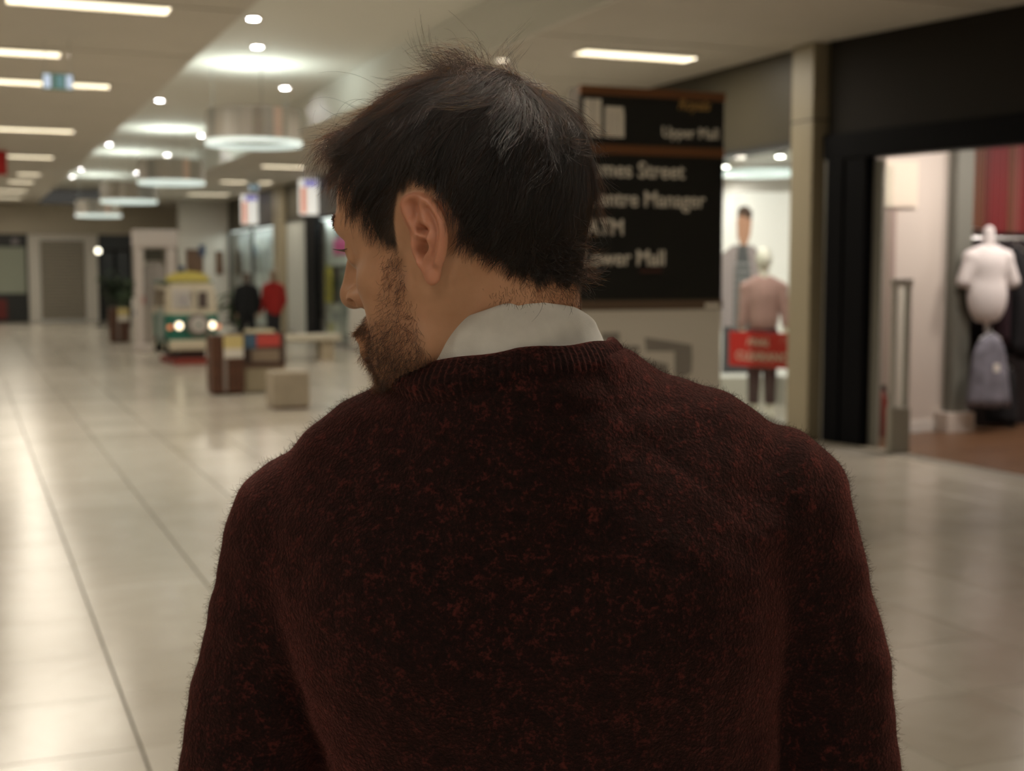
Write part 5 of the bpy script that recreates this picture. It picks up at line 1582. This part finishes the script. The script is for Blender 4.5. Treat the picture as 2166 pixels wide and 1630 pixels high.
T.op(lambda x, y, z: (0.895 - z) + 0 * x + 0 * y, 0.004, ([-1, -1, 0], [1, 1, 2]), 'and')
TV, TQ = T.mesh()
TV = relax(TV, TQ, 3, 0.5)
TN = T.grad(TV)
tx, ty, tz = TV.T
fold = (0.0011 * np.sin(60 * tz + 9 * np.sin(14 * tx)) * np.exp(-((tz - 1.47) / 0.05) ** 2)
        + 0.0022 * np.sin(46 * tx + 20 * tz) * sstep(1.36, 1.20, tz) + 0.0012 * np.sin(90 * tx - 55 * tz + 3) * sstep(1.30, 1.15, tz)
        + 0.0010 * np.sin(120 * tz + 40 * tx) * np.exp(-((np.abs(tx - 0.02) - 0.2) / 0.05) ** 2) + 0.0008 * np.sin(150 * tx + 80 * tz) * np.sin(110 * tz - 60 * tx))
fold -= 0.0026 * np.exp(-((tz - 1.507 + 0.10 * (tx - 0.03) ** 2 / 0.01 * 0.02) / 0.0055) ** 2) * np.exp(-((tx - 0.045) / 0.055) ** 2) * (ty < 0)
fold -= 0.0018 * np.exp(-((tz - 1.488 - 0.10 * tx) / 0.005) ** 2) * np.exp(-((tx - 0.02) / 0.04) ** 2) * (ty < 0)
# raglan seams from the neckline to the armpits
for s, x0, x1, z1 in ((-1, -0.045, -0.165, 1.375), (1, 0.060, 0.205, 1.40)):
    tt = np.clip((1.53 - tz) / (1.53 - z1), 0, 1)
    xs = x0 + (x1 - x0) * tt ** 1.35
    fold -= 0.0011 * np.exp(-((tx - xs) / 0.0035) ** 2) * (tz > z1 - 0.01) * (ty < 0.02)
TV = TV + TN * fold[:, None]
sweater = link_mesh('sweater', np_mesh('sweater', TV, TQ), M_WOOL, person)
sub = sweater.modifiers.new('smooth', 'SUBSURF'); sub.levels = 0; sub.render_levels = 1
sweater['label'] = 'maroon wool sweater'
# ribbed neckband
vs, fs = [], []
NB = 520
for i in range(NB):
    th = 2 * math.pi * i / NB
    zb = float(neck_z(0.002 + 0.069 * math.sin(th), 0.953 - DIST - 0.069 * math.cos(th))) + 0.0006 * math.sin(9 * th)
    rib = 0.0007 * math.sin(th * 104)
    for j, (dr, dz) in enumerate(((-0.004, -0.004), (-0.0018, 0.0008), (0.0012, 0.0014), (0.0042, -0.0008), (0.0075, -0.0045), (0.0105, -0.0095), (0.0125, -0.0155), (0.006, -0.028))):
        rr = 0.0690 + 0.9 * (left_ease(th) if th < math.pi else left_ease(th - 2 * math.pi)) + dr + rib * (1 if 1 < j < 7 else 0)
        vs.append(ringp(th, rr, zb + dz, ry=1.0))
for i in range(NB):
    for j in range(7):
        k2 = (i + 1) % NB
        fs.append((i * 8 + j, k2 * 8 + j, k2 * 8 + j + 1, i * 8 + j + 1))
nb = MB(); nb.add(vs, fs)
neckband = nb.build('neckband', M_WOOL, sweater, smooth=True, fix=True)
# wool fuzz standing off the knit
def fuzz(n, rg):
    c = TV[TQ].mean(1)
    w = np.linalg.norm(np.cross(TV[TQ[:, 2]] - TV[TQ[:, 0]], TV[TQ[:, 3]] - TV[TQ[:, 1]]), axis=1) * (c[:, 2] > 1.17) * np.where(c[:, 1] < 0.08, 1.0, 0.15)
    f = rg.choice(len(TQ), n, p=w / w.sum())
    u, v = rg.random((n, 1)), rg.random((n, 1)); qd = TQ[f]
    p = TV[qd[:, 0]] * (1 - u) * (1 - v) + TV[qd[:, 1]] * u * (1 - v) + TV[qd[:, 2]] * u * v + TV[qd[:, 3]] * (1 - u) * v
    N = T.grad(p)
    d = unit(N * 0.42 + rg.normal(0, 0.55, (n, 3)) + np.array([0, 0, -0.25]))
    ax = rg.normal(0, 0.8, (n, 3)); L = rg.uniform(0.002, 0.0055, n) * rg.choice([1, 1, 1, 1.6], n)
    P_ = np.zeros((n, 5, 3)); P_[:, 0] = p - N * 0.0006; x = p.copy()
    for i in range(1, 5):
        x = x + d * (L / 4)[:, None]
        d = unit(d + ax * 0.45); P_[:, i] = x
    return P_
M_FUZZ = mat('wool_fuzz', (0.036, 0.0108, 0.0092), 0.9, spec=0.1)
fz = strands('wool_fuzz', fuzz(70000, rg), 0.000055 * np.array([1, 1, 0.9, 0.7, 0.4]), M_FUZZ, sweater, kind='stuff')

# ---- trousers and shoes
M_DENIM = mat('dark_denim', (0.018, 0.022, 0.035), 0.9, var=0.3, vscale=60, bump=0.4, bscale=500)
J = Field((-0.25, 0.80 - DIST, 0.05), (0.30, 1.22 - DIST, 0.98), 0.009)
J.ell(q(0.02, 0.995, 0.90), (0.165, 0.12, 0.13))
for s in (1, -1):
    J.cone(q(0.02 + s * 0.085, 0.995, 0.86), q(0.02 + s * 0.095, 1.0, 0.50), 0.092, 0.066, 0.04)
    J.cone(q(0.02 + s * 0.095, 1.0, 0.50), q(0.02 + s * 0.10, 0.975, 0.08), 0.066, 0.055, 0.03)
J.op(lambda x, y, z: (0.075 - z) + 0 * x + 0 * y, 0.004, ([-1, -1, 0], [1, 1, 2]), 'and')
JV, JQ = J.mesh(); JV = relax(JV, JQ, 2)
trousers = link_mesh('trousers', np_mesh('trousers', JV, JQ), M_DENIM, person)
M_SHOE = mat('brown_leather', (0.045, 0.022, 0.012), 0.4, var=0.2, vscale=30)
for s in (1, -1):
    cx = 0.02 + s * 0.105
    K = Field((cx - 0.07, 0.87 - DIST, -0.01), (cx + 0.07, 1.22 - DIST, 0.14), 0.005)
    K.cone(q(cx, 0.955, 0.06), q(cx, 0.955, 0.11), 0.044, 0.040)
    K.cone(q(cx, 0.935, 0.045), q(cx + s * 0.006, 1.13, 0.035), 0.038, 0.040, 0.03)
    K.ell(q(cx + s * 0.006, 1.12, 0.030), (0.046, 0.075, 0.032), 0.02)
    K.op(lambda x, y, z: (0.0 - z) + 0 * x + 0 * y, 0.002, ([-9, -9, -9], [9, 9, 9]), 'and')
    SV, SQ = K.mesh()
    link_mesh('shoe', np_mesh('shoe', relax(SV, SQ, 1), SQ), M_SHOE, person)
